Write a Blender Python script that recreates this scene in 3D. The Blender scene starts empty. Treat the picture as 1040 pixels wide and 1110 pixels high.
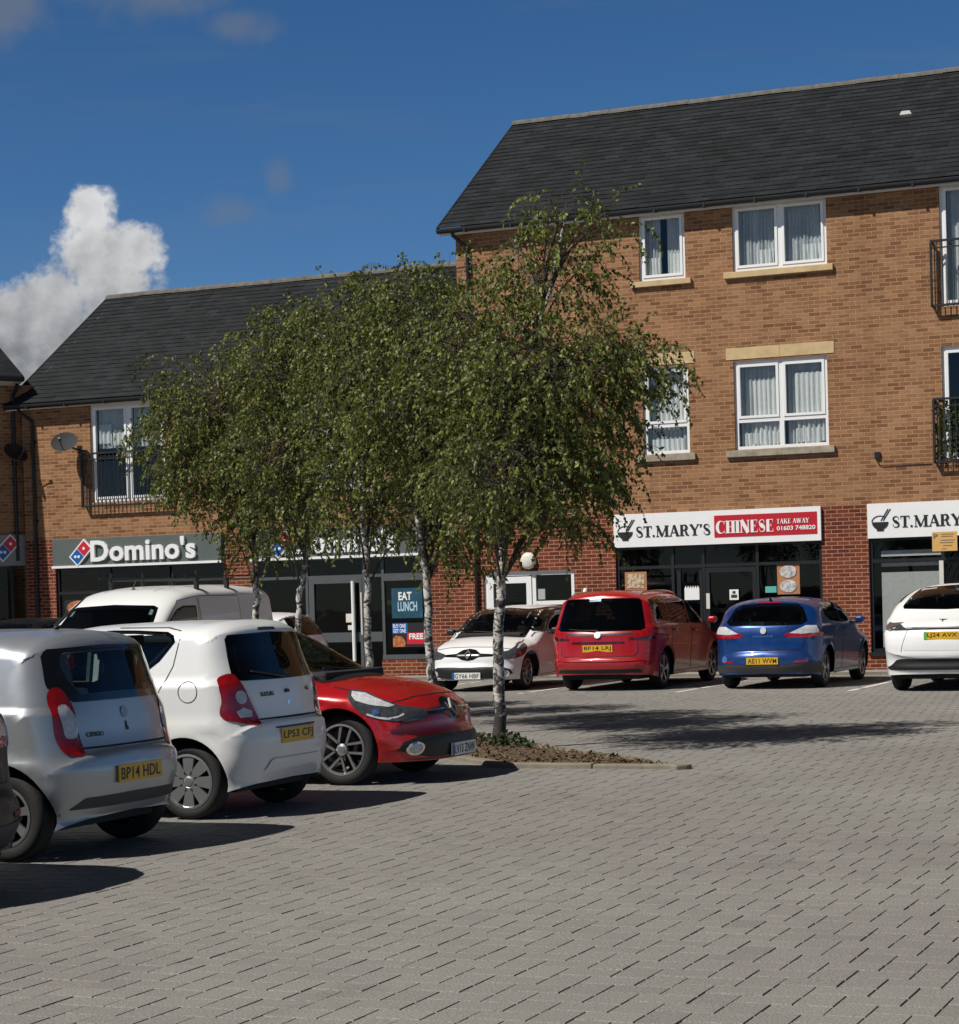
import bpy, bmesh, math, random
import numpy as np
from mathutils import Vector, Matrix, geometry
from mathutils.bvhtree import BVHTree
R = math.radians
scene = bpy.context.scene
COL = scene.collection
ORI = {}
random.seed(7)
rng = np.random.default_rng(7)

# ------------------------------------------------------------------ materials
def newmat(name):
    m = bpy.data.materials.new(name); m.use_nodes = True
    nt = m.node_tree
    return m, nt, nt.nodes['Principled BSDF']

def N(nt, t, **kw):
    n = nt.nodes.new(t)
    for k, v in kw.items():
        if k.startswith('i_'):
            key = k[2:]
            n.inputs[int(key) if key.isdigit() else key].default_value = v
        else:
            setattr(n, k, v)
    return n

def plain(name, col, rough=.6, metal=0., coat=0., spec=.5, var=.08, scale=3., bump=0., bscale=60., dirt=None):
    m, nt, p = newmat(name); L = nt.links
    tc = N(nt, 'ShaderNodeTexCoord')
    nz = N(nt, 'ShaderNodeTexNoise', i_Scale=scale, i_Detail=5., i_Roughness=.6)
    L.new(tc.outputs['Object'], nz.inputs['Vector'])
    mr = N(nt, 'ShaderNodeMapRange'); mr.inputs[1].default_value = .3; mr.inputs[2].default_value = .7
    mr.inputs[3].default_value = 1 - var; mr.inputs[4].default_value = 1 + var
    L.new(nz.outputs[0], mr.inputs[0])
    mx = N(nt, 'ShaderNodeMix', data_type='RGBA', blend_type='MULTIPLY'); mx.inputs[0].default_value = 1.
    mx.inputs[6].default_value = (*col, 1); L.new(mr.outputs[0], mx.inputs[7])
    L.new(mx.outputs[2], p.inputs['Base Color'])
    p.inputs['Roughness'].default_value = rough; p.inputs['Metallic'].default_value = metal
    p.inputs['Coat Weight'].default_value = coat; p.inputs['Coat Roughness'].default_value = .04
    p.inputs['Specular IOR Level'].default_value = spec
    if bump:
        n2 = N(nt, 'ShaderNodeTexNoise', i_Scale=bscale, i_Detail=4.)
        L.new(tc.outputs['Object'], n2.inputs['Vector'])
        b = N(nt, 'ShaderNodeBump', i_Strength=bump, i_Distance=.01)
        L.new(n2.outputs[0], b.inputs['Height']); L.new(b.outputs[0], p.inputs['Normal'])
    return m

def paint(name, col, metal=0., rough=.32, flake=0.):
    m, nt, p = newmat(name); L = nt.links
    tc = N(nt, 'ShaderNodeTexCoord')
    # road film: a little duller and browner low on the body
    sp = N(nt, 'ShaderNodeSeparateXYZ'); L.new(tc.outputs['Object'], sp.inputs[0])
    nz = N(nt, 'ShaderNodeTexNoise', i_Scale=5., i_Detail=6., i_Roughness=.65); L.new(tc.outputs['Object'], nz.inputs['Vector'])
    mr = N(nt, 'ShaderNodeMapRange'); mr.inputs[1].default_value = .75; mr.inputs[2].default_value = .18
    mr.inputs[3].default_value = .03; mr.inputs[4].default_value = .34; L.new(sp.outputs[2], mr.inputs[0])
    mu = N(nt, 'ShaderNodeMath', operation='MULTIPLY'); L.new(mr.outputs[0], mu.inputs[0]); L.new(nz.outputs[0], mu.inputs[1])
    mx = N(nt, 'ShaderNodeMix', data_type='RGBA'); L.new(mu.outputs[0], mx.inputs[0])
    mx.inputs[6].default_value = (*col, 1); mx.inputs[7].default_value = (.16, .145, .12, 1)
    L.new(mx.outputs[2], p.inputs['Base Color'])
    ra = N(nt, 'ShaderNodeMapRange'); ra.inputs[3].default_value = rough - .06; ra.inputs[4].default_value = rough + .12
    L.new(nz.outputs[0], ra.inputs[0]); L.new(ra.outputs[0], p.inputs['Roughness'])
    p.inputs['Metallic'].default_value = metal
    p.inputs['Coat Weight'].default_value = .6; p.inputs['Coat Roughness'].default_value = .045
    return m

def glassmat(name, tint, ior=1.5, rough=.0, refl=1.0):
    m, nt, p = newmat(name); L = nt.links
    nt.nodes.remove(p); out = nt.nodes['Material Output']
    tr = N(nt, 'ShaderNodeBsdfTransparent'); tr.inputs[0].default_value = (*tint, 1)
    gl = N(nt, 'ShaderNodeBsdfGlossy'); gl.inputs['Roughness'].default_value = rough
    gl.inputs[0].default_value = (refl, refl, refl, 1)
    lw = N(nt, 'ShaderNodeLayerWeight', i_Blend=.5)
    pw = N(nt, 'ShaderNodeMath', operation='POWER'); L.new(lw.outputs['Facing'], pw.inputs[0]); pw.inputs[1].default_value = 4.
    fr = N(nt, 'ShaderNodeMath', operation='MULTIPLY_ADD'); L.new(pw.outputs[0], fr.inputs[0]); fr.inputs[1].default_value = .8; fr.inputs[2].default_value = .055
    tc = N(nt, 'ShaderNodeTexCoord')
    nz = N(nt, 'ShaderNodeTexNoise', i_Scale=1.7, i_Detail=2.); L.new(tc.outputs['Object'], nz.inputs['Vector'])
    b = N(nt, 'ShaderNodeBump', i_Strength=.06, i_Distance=.02); L.new(nz.outputs[0], b.inputs['Height'])
    L.new(b.outputs[0], gl.inputs['Normal'])
    mx = N(nt, 'ShaderNodeMixShader'); L.new(fr.outputs[0], mx.inputs[0]); L.new(tr.outputs[0], mx.inputs[1]); L.new(gl.outputs[0], mx.inputs[2])
    L.new(mx.outputs[0], out.inputs[0])
    return m

def brickmat(name, cols, mortar, mw=.010, bump=.5, var=.25, bias=0.):
    m, nt, p = newmat(name); L = nt.links
    tc = N(nt, 'ShaderNodeTexCoord'); sp = N(nt, 'ShaderNodeSeparateXYZ'); L.new(tc.outputs['Object'], sp.inputs[0])
    ad = N(nt, 'ShaderNodeMath', operation='ADD'); L.new(sp.outputs[0], ad.inputs[0]); L.new(sp.outputs[1], ad.inputs[1])
    cb = N(nt, 'ShaderNodeCombineXYZ'); L.new(ad.outputs[0], cb.inputs[0]); L.new(sp.outputs[2], cb.inputs[1])
    br = N(nt, 'ShaderNodeTexBrick', offset=.5, i_Scale=1.)
    br.inputs['Color1'].default_value = (0, 0, 0, 1); br.inputs['Color2'].default_value = (1, 1, 1, 1)
    br.inputs['Mortar'].default_value = (.5, .5, .5, 1)
    br.inputs['Mortar Size'].default_value = mw / 2; br.inputs['Mortar Smooth'].default_value = .15
    br.inputs['Bias'].default_value = bias
    br.inputs['Brick Width'].default_value = .225; br.inputs['Row Height'].default_value = .075
    L.new(cb.outputs[0], br.inputs['Vector'])
    rp = N(nt, 'ShaderNodeValToRGB'); cr = rp.color_ramp
    cr.elements[0].color = (*cols[0], 1); cr.elements[1].color = (*cols[-1], 1)
    for i, c in enumerate(cols[1:-1]):
        e = cr.elements.new((i + 1) / (len(cols) - 1)); e.color = (*c, 1)
    L.new(br.outputs['Color'], rp.inputs[0])
    # large weathering patches + fine grain
    n1 = N(nt, 'ShaderNodeTexNoise', i_Scale=.55, i_Detail=6., i_Roughness=.65); L.new(tc.outputs['Object'], n1.inputs['Vector'])
    mp = N(nt, 'ShaderNodeMapping'); mp.inputs['Scale'].default_value = (9, 9, 30); L.new(tc.outputs['Object'], mp.inputs[0])
    n2 = N(nt, 'ShaderNodeTexNoise', i_Scale=1., i_Detail=4., i_Roughness=.7); L.new(mp.outputs[0], n2.inputs['Vector'])
    av = N(nt, 'ShaderNodeMath', operation='ADD'); L.new(n1.outputs[0], av.inputs[0]); L.new(n2.outputs[0], av.inputs[1])
    mr = N(nt, 'ShaderNodeMapRange'); mr.inputs[1].default_value = .7; mr.inputs[2].default_value = 1.3
    mr.inputs[3].default_value = 1 - var; mr.inputs[4].default_value = 1 + var; L.new(av.outputs[0], mr.inputs[0])
    # rain streaks: narrow, tall, faint
    m5 = N(nt, 'ShaderNodeMapping'); m5.inputs['Scale'].default_value = (2.6, 2.6, .22); L.new(tc.outputs['Object'], m5.inputs[0])
    n5 = N(nt, 'ShaderNodeTexNoise', i_Scale=1., i_Detail=5., i_Roughness=.6); L.new(m5.outputs[0], n5.inputs['Vector'])
    r5 = N(nt, 'ShaderNodeMapRange'); r5.inputs[1].default_value = .52; r5.inputs[2].default_value = .72; r5.inputs[3].default_value = 1.; r5.inputs[4].default_value = .80; L.new(n5.outputs[0], r5.inputs[0])
    s5 = N(nt, 'ShaderNodeMath', operation='MULTIPLY'); L.new(mr.outputs[0], s5.inputs[0]); L.new(r5.outputs[0], s5.inputs[1]); mr = s5
    mo = N(nt, 'ShaderNodeMix', data_type='RGBA'); L.new(br.outputs['Fac'], mo.inputs[0]); L.new(rp.outputs[0], mo.inputs[6]); mo.inputs[7].default_value = (*mortar, 1)
    mx = N(nt, 'ShaderNodeMix', data_type='RGBA', blend_type='MULTIPLY'); mx.inputs[0].default_value = 1.
    L.new(mo.outputs[2], mx.inputs[6]); L.new(mr.outputs[0], mx.inputs[7]); L.new(mx.outputs[2], p.inputs['Base Color'])
    p.inputs['Roughness'].default_value = .85; p.inputs['Specular IOR Level'].default_value = .25
    iv = N(nt, 'ShaderNodeMath', operation='SUBTRACT'); iv.inputs[0].default_value = 1.; L.new(br.outputs['Fac'], iv.inputs[1])
    hh = N(nt, 'ShaderNodeMath', operation='ADD'); L.new(iv.outputs[0], hh.inputs[0]); L.new(n2.outputs[0], hh.inputs[1])
    b = N(nt, 'ShaderNodeBump', i_Strength=bump, i_Distance=.006); L.new(hh.outputs[0], b.inputs['Height']); L.new(b.outputs[0], p.inputs['Normal'])
    return m

def slatemat():
    m, nt, p = newmat('slate'); L = nt.links
    tc = N(nt, 'ShaderNodeTexCoord'); sp = N(nt, 'ShaderNodeSeparateXYZ'); L.new(tc.outputs['Object'], sp.inputs[0])
    mu = N(nt, 'ShaderNodeMath', operation='MULTIPLY'); L.new(sp.outputs[2], mu.inputs[0]); mu.inputs[1].default_value = 1 / math.sin(R(34.))
    cb = N(nt, 'ShaderNodeCombineXYZ'); L.new(sp.outputs[0], cb.inputs[0]); L.new(mu.outputs[0], cb.inputs[1])
    br = N(nt, 'ShaderNodeTexBrick', offset=.5, i_Scale=1.)
    br.inputs['Color1'].default_value = (.0095, .0112, .0125, 1); br.inputs['Color2'].default_value = (.019, .0222, .0245, 1)
    br.inputs['Mortar'].default_value = (.008, .008, .01, 1); br.inputs['Mortar Size'].default_value = .006
    br.inputs['Brick Width'].default_value = .3; br.inputs['Row Height'].default_value = .205
    L.new(cb.outputs[0], br.inputs['Vector'])
    nz = N(nt, 'ShaderNodeTexNoise', i_Scale=1.3, i_Detail=7., i_Roughness=.7); L.new(tc.outputs['Object'], nz.inputs['Vector'])
    mr = N(nt, 'ShaderNodeMapRange'); mr.inputs[1].default_value = .3; mr.inputs[2].default_value = .7; mr.inputs[3].default_value = .75; mr.inputs[4].default_value = 1.3
    L.new(nz.outputs[0], mr.inputs[0])
    mx = N(nt, 'ShaderNodeMix', data_type='RGBA', blend_type='MULTIPLY'); mx.inputs[0].default_value = 1.
    L.new(br.outputs['Color'], mx.inputs[6]); L.new(mr.outputs[0], mx.inputs[7]); L.new(mx.outputs[2], p.inputs['Base Color'])
    p.inputs['Roughness'].default_value = .62; p.inputs['Specular IOR Level'].default_value = .3
    n2 = N(nt, 'ShaderNodeTexNoise', i_Scale=25., i_Detail=3.); L.new(tc.outputs['Object'], n2.inputs['Vector'])
    b = N(nt, 'ShaderNodeBump', i_Strength=.3, i_Distance=.01); L.new(n2.outputs[0], b.inputs['Height']); L.new(b.outputs[0], p.inputs['Normal'])
    return m

def pavermat(name, attr=True):
    m, nt, p = newmat(name); L = nt.links
    tc = N(nt, 'ShaderNodeTexCoord')
    n1 = N(nt, 'ShaderNodeTexNoise', i_Scale=.35, i_Detail=6., i_Roughness=.6); L.new(tc.outputs['Object'], n1.inputs['Vector'])
    n2 = N(nt, 'ShaderNodeTexNoise', i_Scale=105., i_Detail=3., i_Roughness=.8); L.new(tc.outputs['Object'], n2.inputs['Vector'])
    r1 = N(nt, 'ShaderNodeValToRGB'); r1.color_ramp.elements[0].position = .35; r1.color_ramp.elements[1].position = .68
    r1.color_ramp.elements[0].color = (.203, .190, .176, 1); r1.color_ramp.elements[1].color = (.243, .233, .212, 1)
    L.new(n1.outputs[0], r1.inputs[0])
    mr = N(nt, 'ShaderNodeMapRange'); mr.inputs[1].default_value = .34; mr.inputs[2].default_value = .66; mr.inputs[3].default_value = .52; mr.inputs[4].default_value = 1.42
    L.new(n2.outputs[0], mr.inputs[0])
    mx = N(nt, 'ShaderNodeMix', data_type='RGBA', blend_type='MULTIPLY'); mx.inputs[0].default_value = 1.
    L.new(r1.outputs[0], mx.inputs[6]); L.new(mr.outputs[0], mx.inputs[7])
    last = mx
    if attr:
        at = N(nt, 'ShaderNodeAttribute', attribute_name='tone')
        m2 = N(nt, 'ShaderNodeMix', data_type='RGBA', blend_type='MULTIPLY'); m2.inputs[0].default_value = 1.
        L.new(mx.outputs[2], m2.inputs[6]); L.new(at.outputs['Fac'], m2.inputs[7]); last = m2
    # oil drips and dark stains
    n3 = N(nt, 'ShaderNodeTexNoise', i_Scale=1.1, i_Detail=5., i_Roughness=.55); L.new(tc.outputs['Object'], n3.inputs['Vector'])
    r3 = N(nt, 'ShaderNodeMapRange'); r3.inputs[1].default_value = .62; r3.inputs[2].default_value = .78; r3.inputs[3].default_value = 1.; r3.inputs[4].default_value = .78
    L.new(n3.outputs[0], r3.inputs[0])
    m3 = N(nt, 'ShaderNodeMix', data_type='RGBA', blend_type='MULTIPLY'); m3.inputs[0].default_value = 1.
    L.new(last.outputs[2], m3.inputs[6]); L.new(r3.outputs[0], m3.inputs[7])
    L.new(m3.outputs[2], p.inputs['Base Color'])
    p.inputs['Roughness'].default_value = .9; p.inputs['Specular IOR Level'].default_value = .25
    b = N(nt, 'ShaderNodeBump', i_Strength=.5, i_Distance=.004); L.new(n2.outputs[0], b.inputs['Height']); L.new(b.outputs[0], p.inputs['Normal'])
    return m

def leafmat(name, c0, c1):
    m, nt, p = newmat(name); L = nt.links
    at = N(nt, 'ShaderNodeAttribute', attribute_name='tone')
    rp = N(nt, 'ShaderNodeValToRGB'); rp.color_ramp.elements[0].color = (*c0, 1); rp.color_ramp.elements[1].color = (*c1, 1)
    e = rp.color_ramp.elements.new(.93); e.color = (c1[0] * 1.5, c1[1] * 1.35, c1[2] * 1.2, 1)
    L.new(at.outputs['Fac'], rp.inputs[0]); L.new(rp.outputs[0], p.inputs['Base Color'])
    p.inputs['Roughness'].default_value = .48; p.inputs['Specular IOR Level'].default_value = .4
    out = nt.nodes['Material Output']
    tl = N(nt, 'ShaderNodeBsdfTranslucent'); hs = N(nt, 'ShaderNodeHueSaturation', i_Value=1.2, i_Saturation=1.1); L.new(rp.outputs[0], hs.inputs['Color']); L.new(hs.outputs[0], tl.inputs[0])
    mx = N(nt, 'ShaderNodeMixShader'); mx.inputs[0].default_value = .3
    L.new(p.outputs[0], mx.inputs[1]); L.new(tl.outputs[0], mx.inputs[2]); L.new(mx.outputs[0], out.inputs[0])
    return m

def barkmat():
    m, nt, p = newmat('birch_bark'); L = nt.links
    tc = N(nt, 'ShaderNodeTexCoord'); mp = N(nt, 'ShaderNodeMapping'); mp.inputs['Scale'].default_value = (8, 8, 11); L.new(tc.outputs['Object'], mp.inputs[0])
    nz = N(nt, 'ShaderNodeTexNoise', i_Scale=1.0, i_Detail=6., i_Roughness=.7, i_Distortion=1.2); L.new(mp.outputs[0], nz.inputs['Vector'])
    sp = N(nt, 'ShaderNodeSeparateXYZ'); L.new(tc.outputs['Object'], sp.inputs[0])
    mr = N(nt, 'ShaderNodeMapRange'); mr.inputs[1].default_value = .05; mr.inputs[2].default_value = .60; mr.inputs[3].default_value = -.17; mr.inputs[4].default_value = .0
    L.new(sp.outputs[2], mr.inputs[0])
    ad = N(nt, 'ShaderNodeMath', operation='ADD'); L.new(nz.outputs[0], ad.inputs[0]); L.new(mr.outputs[0], ad.inputs[1])
    rp = N(nt, 'ShaderNodeValToRGB'); rp.color_ramp.elements[0].position = .46; rp.color_ramp.elements[0].color = (.03, .026, .022, 1)
    rp.color_ramp.elements[1].position = .545; rp.color_ramp.elements[1].color = (.52, .49, .44, 1)
    L.new(ad.outputs[0], rp.inputs[0]); L.new(rp.outputs[0], p.inputs['Base Color']); p.inputs['Roughness'].default_value = .75
    b = N(nt, 'ShaderNodeBump', i_Strength=.5, i_Distance=.01); L.new(nz.outputs[0], b.inputs['Height']); L.new(b.outputs[0], p.inputs['Normal'])
    return m

def rampmat(name, stops, scale=8., rough=.6, kind='noise', detail=4.):
    m, nt, p = newmat(name); L = nt.links
    tc = N(nt, 'ShaderNodeTexCoord')
    if kind == 'noise':
        t = N(nt, 'ShaderNodeTexNoise', i_Scale=scale, i_Detail=detail, i_Roughness=.65)
    else:
        t = N(nt, 'ShaderNodeTexVoronoi', i_Scale=scale)
    L.new(tc.outputs['Object'], t.inputs['Vector'])
    rp = N(nt, 'ShaderNodeValToRGB'); cr = rp.color_ramp
    cr.elements[0].position = stops[0][0]; cr.elements[0].color = (*stops[0][1], 1)
    cr.elements[1].position = stops[-1][0]; cr.elements[1].color = (*stops[-1][1], 1)
    for s, c in stops[1:-1]:
        e = cr.elements.new(s); e.color = (*c, 1)
    L.new(t.outputs[0], rp.inputs[0]); L.new(rp.outputs[0], p.inputs['Base Color']); p.inputs['Roughness'].default_value = rough
    return m

M = {}
M['buff'] = brickmat('buff_brick', [(.158, .070, .031), (.232, .110, .049), (.272, .136, .064), (.315, .166, .082)], (.37, .222, .13), .014, var=.2)
M['red'] = brickmat('red_brick', [(.105, .022, .011), (.16, .035, .016), (.215, .052, .024)], (.40, .235, .15), .013, bias=-.1)
M['slate'] = slatemat()
M['ridge'] = plain('ridge_tile', (.115, .105, .09), .85, var=.35, scale=6, bump=.4)
M['upvc'] = plain('white_upvc', (.78, .78, .77), .35, var=.03)
M['fascia'] = plain('cream_board', (.62, .60, .55), .5, var=.06)
M['gutter'] = plain('black_plastic_gutter', (.008, .008, .009), .45, var=.2)
M['blackmetal'] = plain('black_metal', (.012, .012, .013), .45, var=.2)
M['stone'] = plain('sandstone', (.52, .38, .20), .8, var=.14, scale=5, bump=.3)
M['stone_grey'] = plain('weathered_stone', (.30, .26, .20), .85, var=.3, scale=6, bump=.4)
M['glass'] = glassmat('window_glass', (.80, .84, .84), 1.5, .0, .7)
M['shopglass'] = glassmat('shop_glass', (.72, .75, .74), 1.35, .0, .33)
M['curtain'] = plain('white_curtain', (.72, .71, .69), .9, var=.08, scale=14)
M['netcurtain'] = plain('grey_curtain', (.54, .55, .55), .9, var=.12, scale=14)
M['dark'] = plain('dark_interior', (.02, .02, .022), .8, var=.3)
M['black'] = plain('matt_black', (.006, .006, .006), .7, var=.2)
M['white'] = plain('white_panel', (.80, .80, .79), .45, var=.03)
M['signgrey'] = plain('grey_green_sign', (.085, .105, .098), .55, var=.05)
M['signgrey2'] = plain('grey_sign', (.22, .235, .235), .6, var=.05)
M['signred'] = plain('red_sign_panel', (.47, .008, .02), .45, var=.03)
M['dom_red'] = plain('red_acrylic', (.55, .012, .03), .4, var=.02)
M['dom_blue'] = plain('blue_acrylic', (.0, .10, .36), .4, var=.02)
M['greyframe'] = plain('grey_aluminium', (.075, .082, .085), .45, var=.06)
M['blackframe'] = plain('black_aluminium', (.012, .013, .014), .4, var=.1)
M['dish'] = plain('grey_dish', (.05, .052, .054), .9, spec=.1, var=.1)
M['lamp'] = plain('opal_lamp', (.66, .64, .56), .4, var=.03)
M['ink'] = plain('black_lettering', (.012, .012, .014), .5, var=.05)
M['ochre'] = plain('ochre_notice', (.62, .36, .11), .6, var=.06)
M['concrete'] = plain('concrete_kerb', (.20, .175, .135), .9, var=.2, scale=9, bump=.5)
M['flag'] = plain('grey_flagstone', (.27, .26, .24), .9, var=.14, scale=4, bump=.3)
M['joint'] = plain('joint_sand', (.13, .118, .10), .95, var=.2)
M['paver'] = pavermat('herringbone_paver')
M['groundfar'] = pavermat('far_paving', False)
M['line'] = plain('white_bay_marking', (.62, .61, .57), .85, var=.2, scale=12)
M['mulch'] = rampmat('leaf_mulch', [(.3, (.035, .024, .014)), (.5, (.085, .055, .028)), (.64, (.16, .11, .058)), (.76, (.36, .30, .19))], 26, .95)
M['bark'] = barkmat()
M['twig'] = plain('twig_bark', (.07, .05, .035), .8, var=.2)
M['leaf'] = leafmat('birch_leaf', (.022, .036, .009), (.165, .205, .045))
M['leaf2'] = leafmat('birch_leaf_dark', (.026, .044, .013), (.075, .10, .026))

# ------------------------------------------------------------------ mesh helpers
class MB:
    def __init__(s): s.v = []; s.f = []; s.m = []
    def add(s, vs, fs, mi=0):
        o = len(s.v); s.v += [tuple(v) for v in vs]; s.f += [tuple(i + o for i in f) for f in fs]; s.m += [mi] * len(fs)
        return s
    def quad(s, a, b, c, d, mi=0): return s.add([a, b, c, d], [(0, 1, 2, 3)], mi)
    def box(s, x0, x1, y0, y1, z0, z1, mi=0):
        return s.add([(x0, y0, z0), (x1, y0, z0), (x1, y1, z0), (x0, y1, z0), (x0, y0, z1), (x1, y0, z1), (x1, y1, z1), (x0, y1, z1)],
              [(0, 3, 2, 1), (4, 5, 6, 7), (0, 1, 5, 4), (1, 2, 6, 5), (2, 3, 7, 6), (3, 0, 4, 7)], mi)
    def tube(s, pts, rad, n=8, mi=0, cap=True):
        pts = [Vector(p) for p in pts]
        if not hasattr(rad, '__len__'): rad = [rad] * len(pts)
        vs, fs = [], []
        up = None
        for i, p in enumerate(pts):
            t = (pts[min(i + 1, len(pts) - 1)] - pts[max(i - 1, 0)]).normalized()
            if up is None: up = t.orthogonal().normalized()
            a = (up - t * up.dot(t)).normalized(); up = a; b = t.cross(a)
            for k in range(n):
                q = 2 * math.pi * k / n
                vs.append(p + (a * math.cos(q) + b * math.sin(q)) * rad[i])
        for i in range(len(pts) - 1):
            for k in range(n):
                fs.append((i * n + k, i * n + (k + 1) % n, (i + 1) * n + (k + 1) % n, (i + 1) * n + k))
        if cap:
            fs.append(tuple(range(n))[::-1]); fs.append(tuple((len(pts) - 1) * n + k for k in range(n)))
        return s.add(vs, fs, mi)
    def prism(s, poly, place, d, mi=0):   # poly: 2-D points, place(u, v, w) -> 3-D, depth d along w
        n = len(poly)
        vs = [place(u, v, 0) for u, v in poly] + [place(u, v, d) for u, v in poly]
        return s.add(vs, [tuple(range(n)), tuple(range(2 * n - 1, n - 1, -1))] + [(i, (i + 1) % n, (i + 1) % n + n, i + n) for i in range(n)], mi)
    def lathe(s, prof, n, place, mi=0):   # prof: (radius, w); place(u, v, w)
        vs, fs = [], []
        k = len(prof)
        for i in range(n):
            q = 2 * math.pi * i / n
            for r, w in prof: vs.append(place(r * math.cos(q), r * math.sin(q), w))
        for i in range(n):
            j = (i + 1) % n
            for t in range(k - 1): fs.append((i * k + t, j * k + t, j * k + t + 1, i * k + t + 1))
        return s.add(vs, fs, mi)
    def build(s, name, mat, parent=None, smooth=False, fix=True, bevel=0., loc=None, tone=None, weld=False):
        me = bpy.data.meshes.new(name)
        o = ORI.get(parent.name, Vector((0, 0, 0))) if parent else Vector(loc or (0, 0, 0))
        vs = [(v[0] - o[0], v[1] - o[1], v[2] - o[2]) for v in s.v] if o.length else s.v
        me.from_pydata(vs, [], s.f)
        mats = mat if isinstance(mat, (list, tuple)) else [mat]
        for m in mats: me.materials.append(m)
        if len(mats) > 1: me.polygons.foreach_set('material_index', s.m)
        if fix or weld:
            bm = bmesh.new(); bm.from_mesh(me)
            if weld: bmesh.ops.remove_doubles(bm, verts=bm.verts, dist=1e-4)
            if fix: bmesh.ops.recalc_face_normals(bm, faces=bm.faces)
            bm.to_mesh(me); bm.free()
        if smooth: me.polygons.foreach_set('use_smooth', [True] * len(me.polygons))
        if tone is not None:
            a = me.attributes.new('tone', 'FLOAT', 'FACE'); a.data.foreach_set('value', tone)
        me.update()
        ob = bpy.data.objects.new(name, me); COL.objects.link(ob)
        if loc is not None and not parent: ob.location = loc
        if parent:
            ob.parent = parent; ORI[ob.name] = o
        if bevel:
            md = ob.modifiers.new('bevel', 'BEVEL'); md.width = bevel; md.segments = 2; md.limit_method = 'ANGLE'; md.angle_limit = R(40)
        return ob

def thing(name, label, cat, loc=(0, 0, 0), rotz=0., group=None, local=False):
    o = bpy.data.objects.new(name, None); COL.objects.link(o)
    o.location = loc; o.rotation_euler = (0, 0, rotz); o['label'] = label; o['category'] = cat
    o.empty_display_size = .2
    if group: o['group'] = group
    ORI[o.name] = Vector((0, 0, 0)) if local else Vector(loc)
    return o
def tag(o, label, cat, group=None):
    o['label'] = label; o['category'] = cat
    if group: o['group'] = group
    return o
def struct(o): o['kind'] = 'structure'; return o
def facade(y0):           # u along x, v up, w towards the viewer (-y)
    return lambda u, v, w: (u, y0 - w, v)

_tc = {}
def textgeo(body, offset=0., extrude=0., res=3, spacing=1.):
    key = (body, offset, extrude, spacing)
    if key not in _tc:
        cu = bpy.data.curves.new('t', 'FONT'); cu.body = body; cu.size = 1.; cu.offset = offset; cu.extrude = extrude; cu.resolution_u = res
        cu.space_character = spacing
        ob = bpy.data.objects.new('t', cu); COL.objects.link(ob)
        dg = bpy.context.evaluated_depsgraph_get(); dg.update()
        me = bpy.data.meshes.new_from_object(ob.evaluated_get(dg))
        v = np.array([q.co[:] for q in me.vertices]); f = [tuple(q.vertices) for q in me.polygons]
        bpy.data.objects.remove(ob); bpy.data.curves.remove(cu); bpy.data.meshes.remove(me)
        lo, hi = v[:, :2].min(0), v[:, :2].max(0)
        v[:, :2] = (v[:, :2] - lo) / (hi - lo)
        _tc[key] = (v, f)
    return _tc[key]
def addtext(mb, body, u0, u1, v0, v1, place, w, depth=.0, offset=0., mi=0, spacing=1.):
    v, f = textgeo(body, offset, .5 if depth else 0., spacing=spacing)
    mb.add([place(u0 + (u1 - u0) * a, v0 + (v1 - v0) * b, w + (c + .5) * depth) for a, b, c in v], f, mi)

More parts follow.
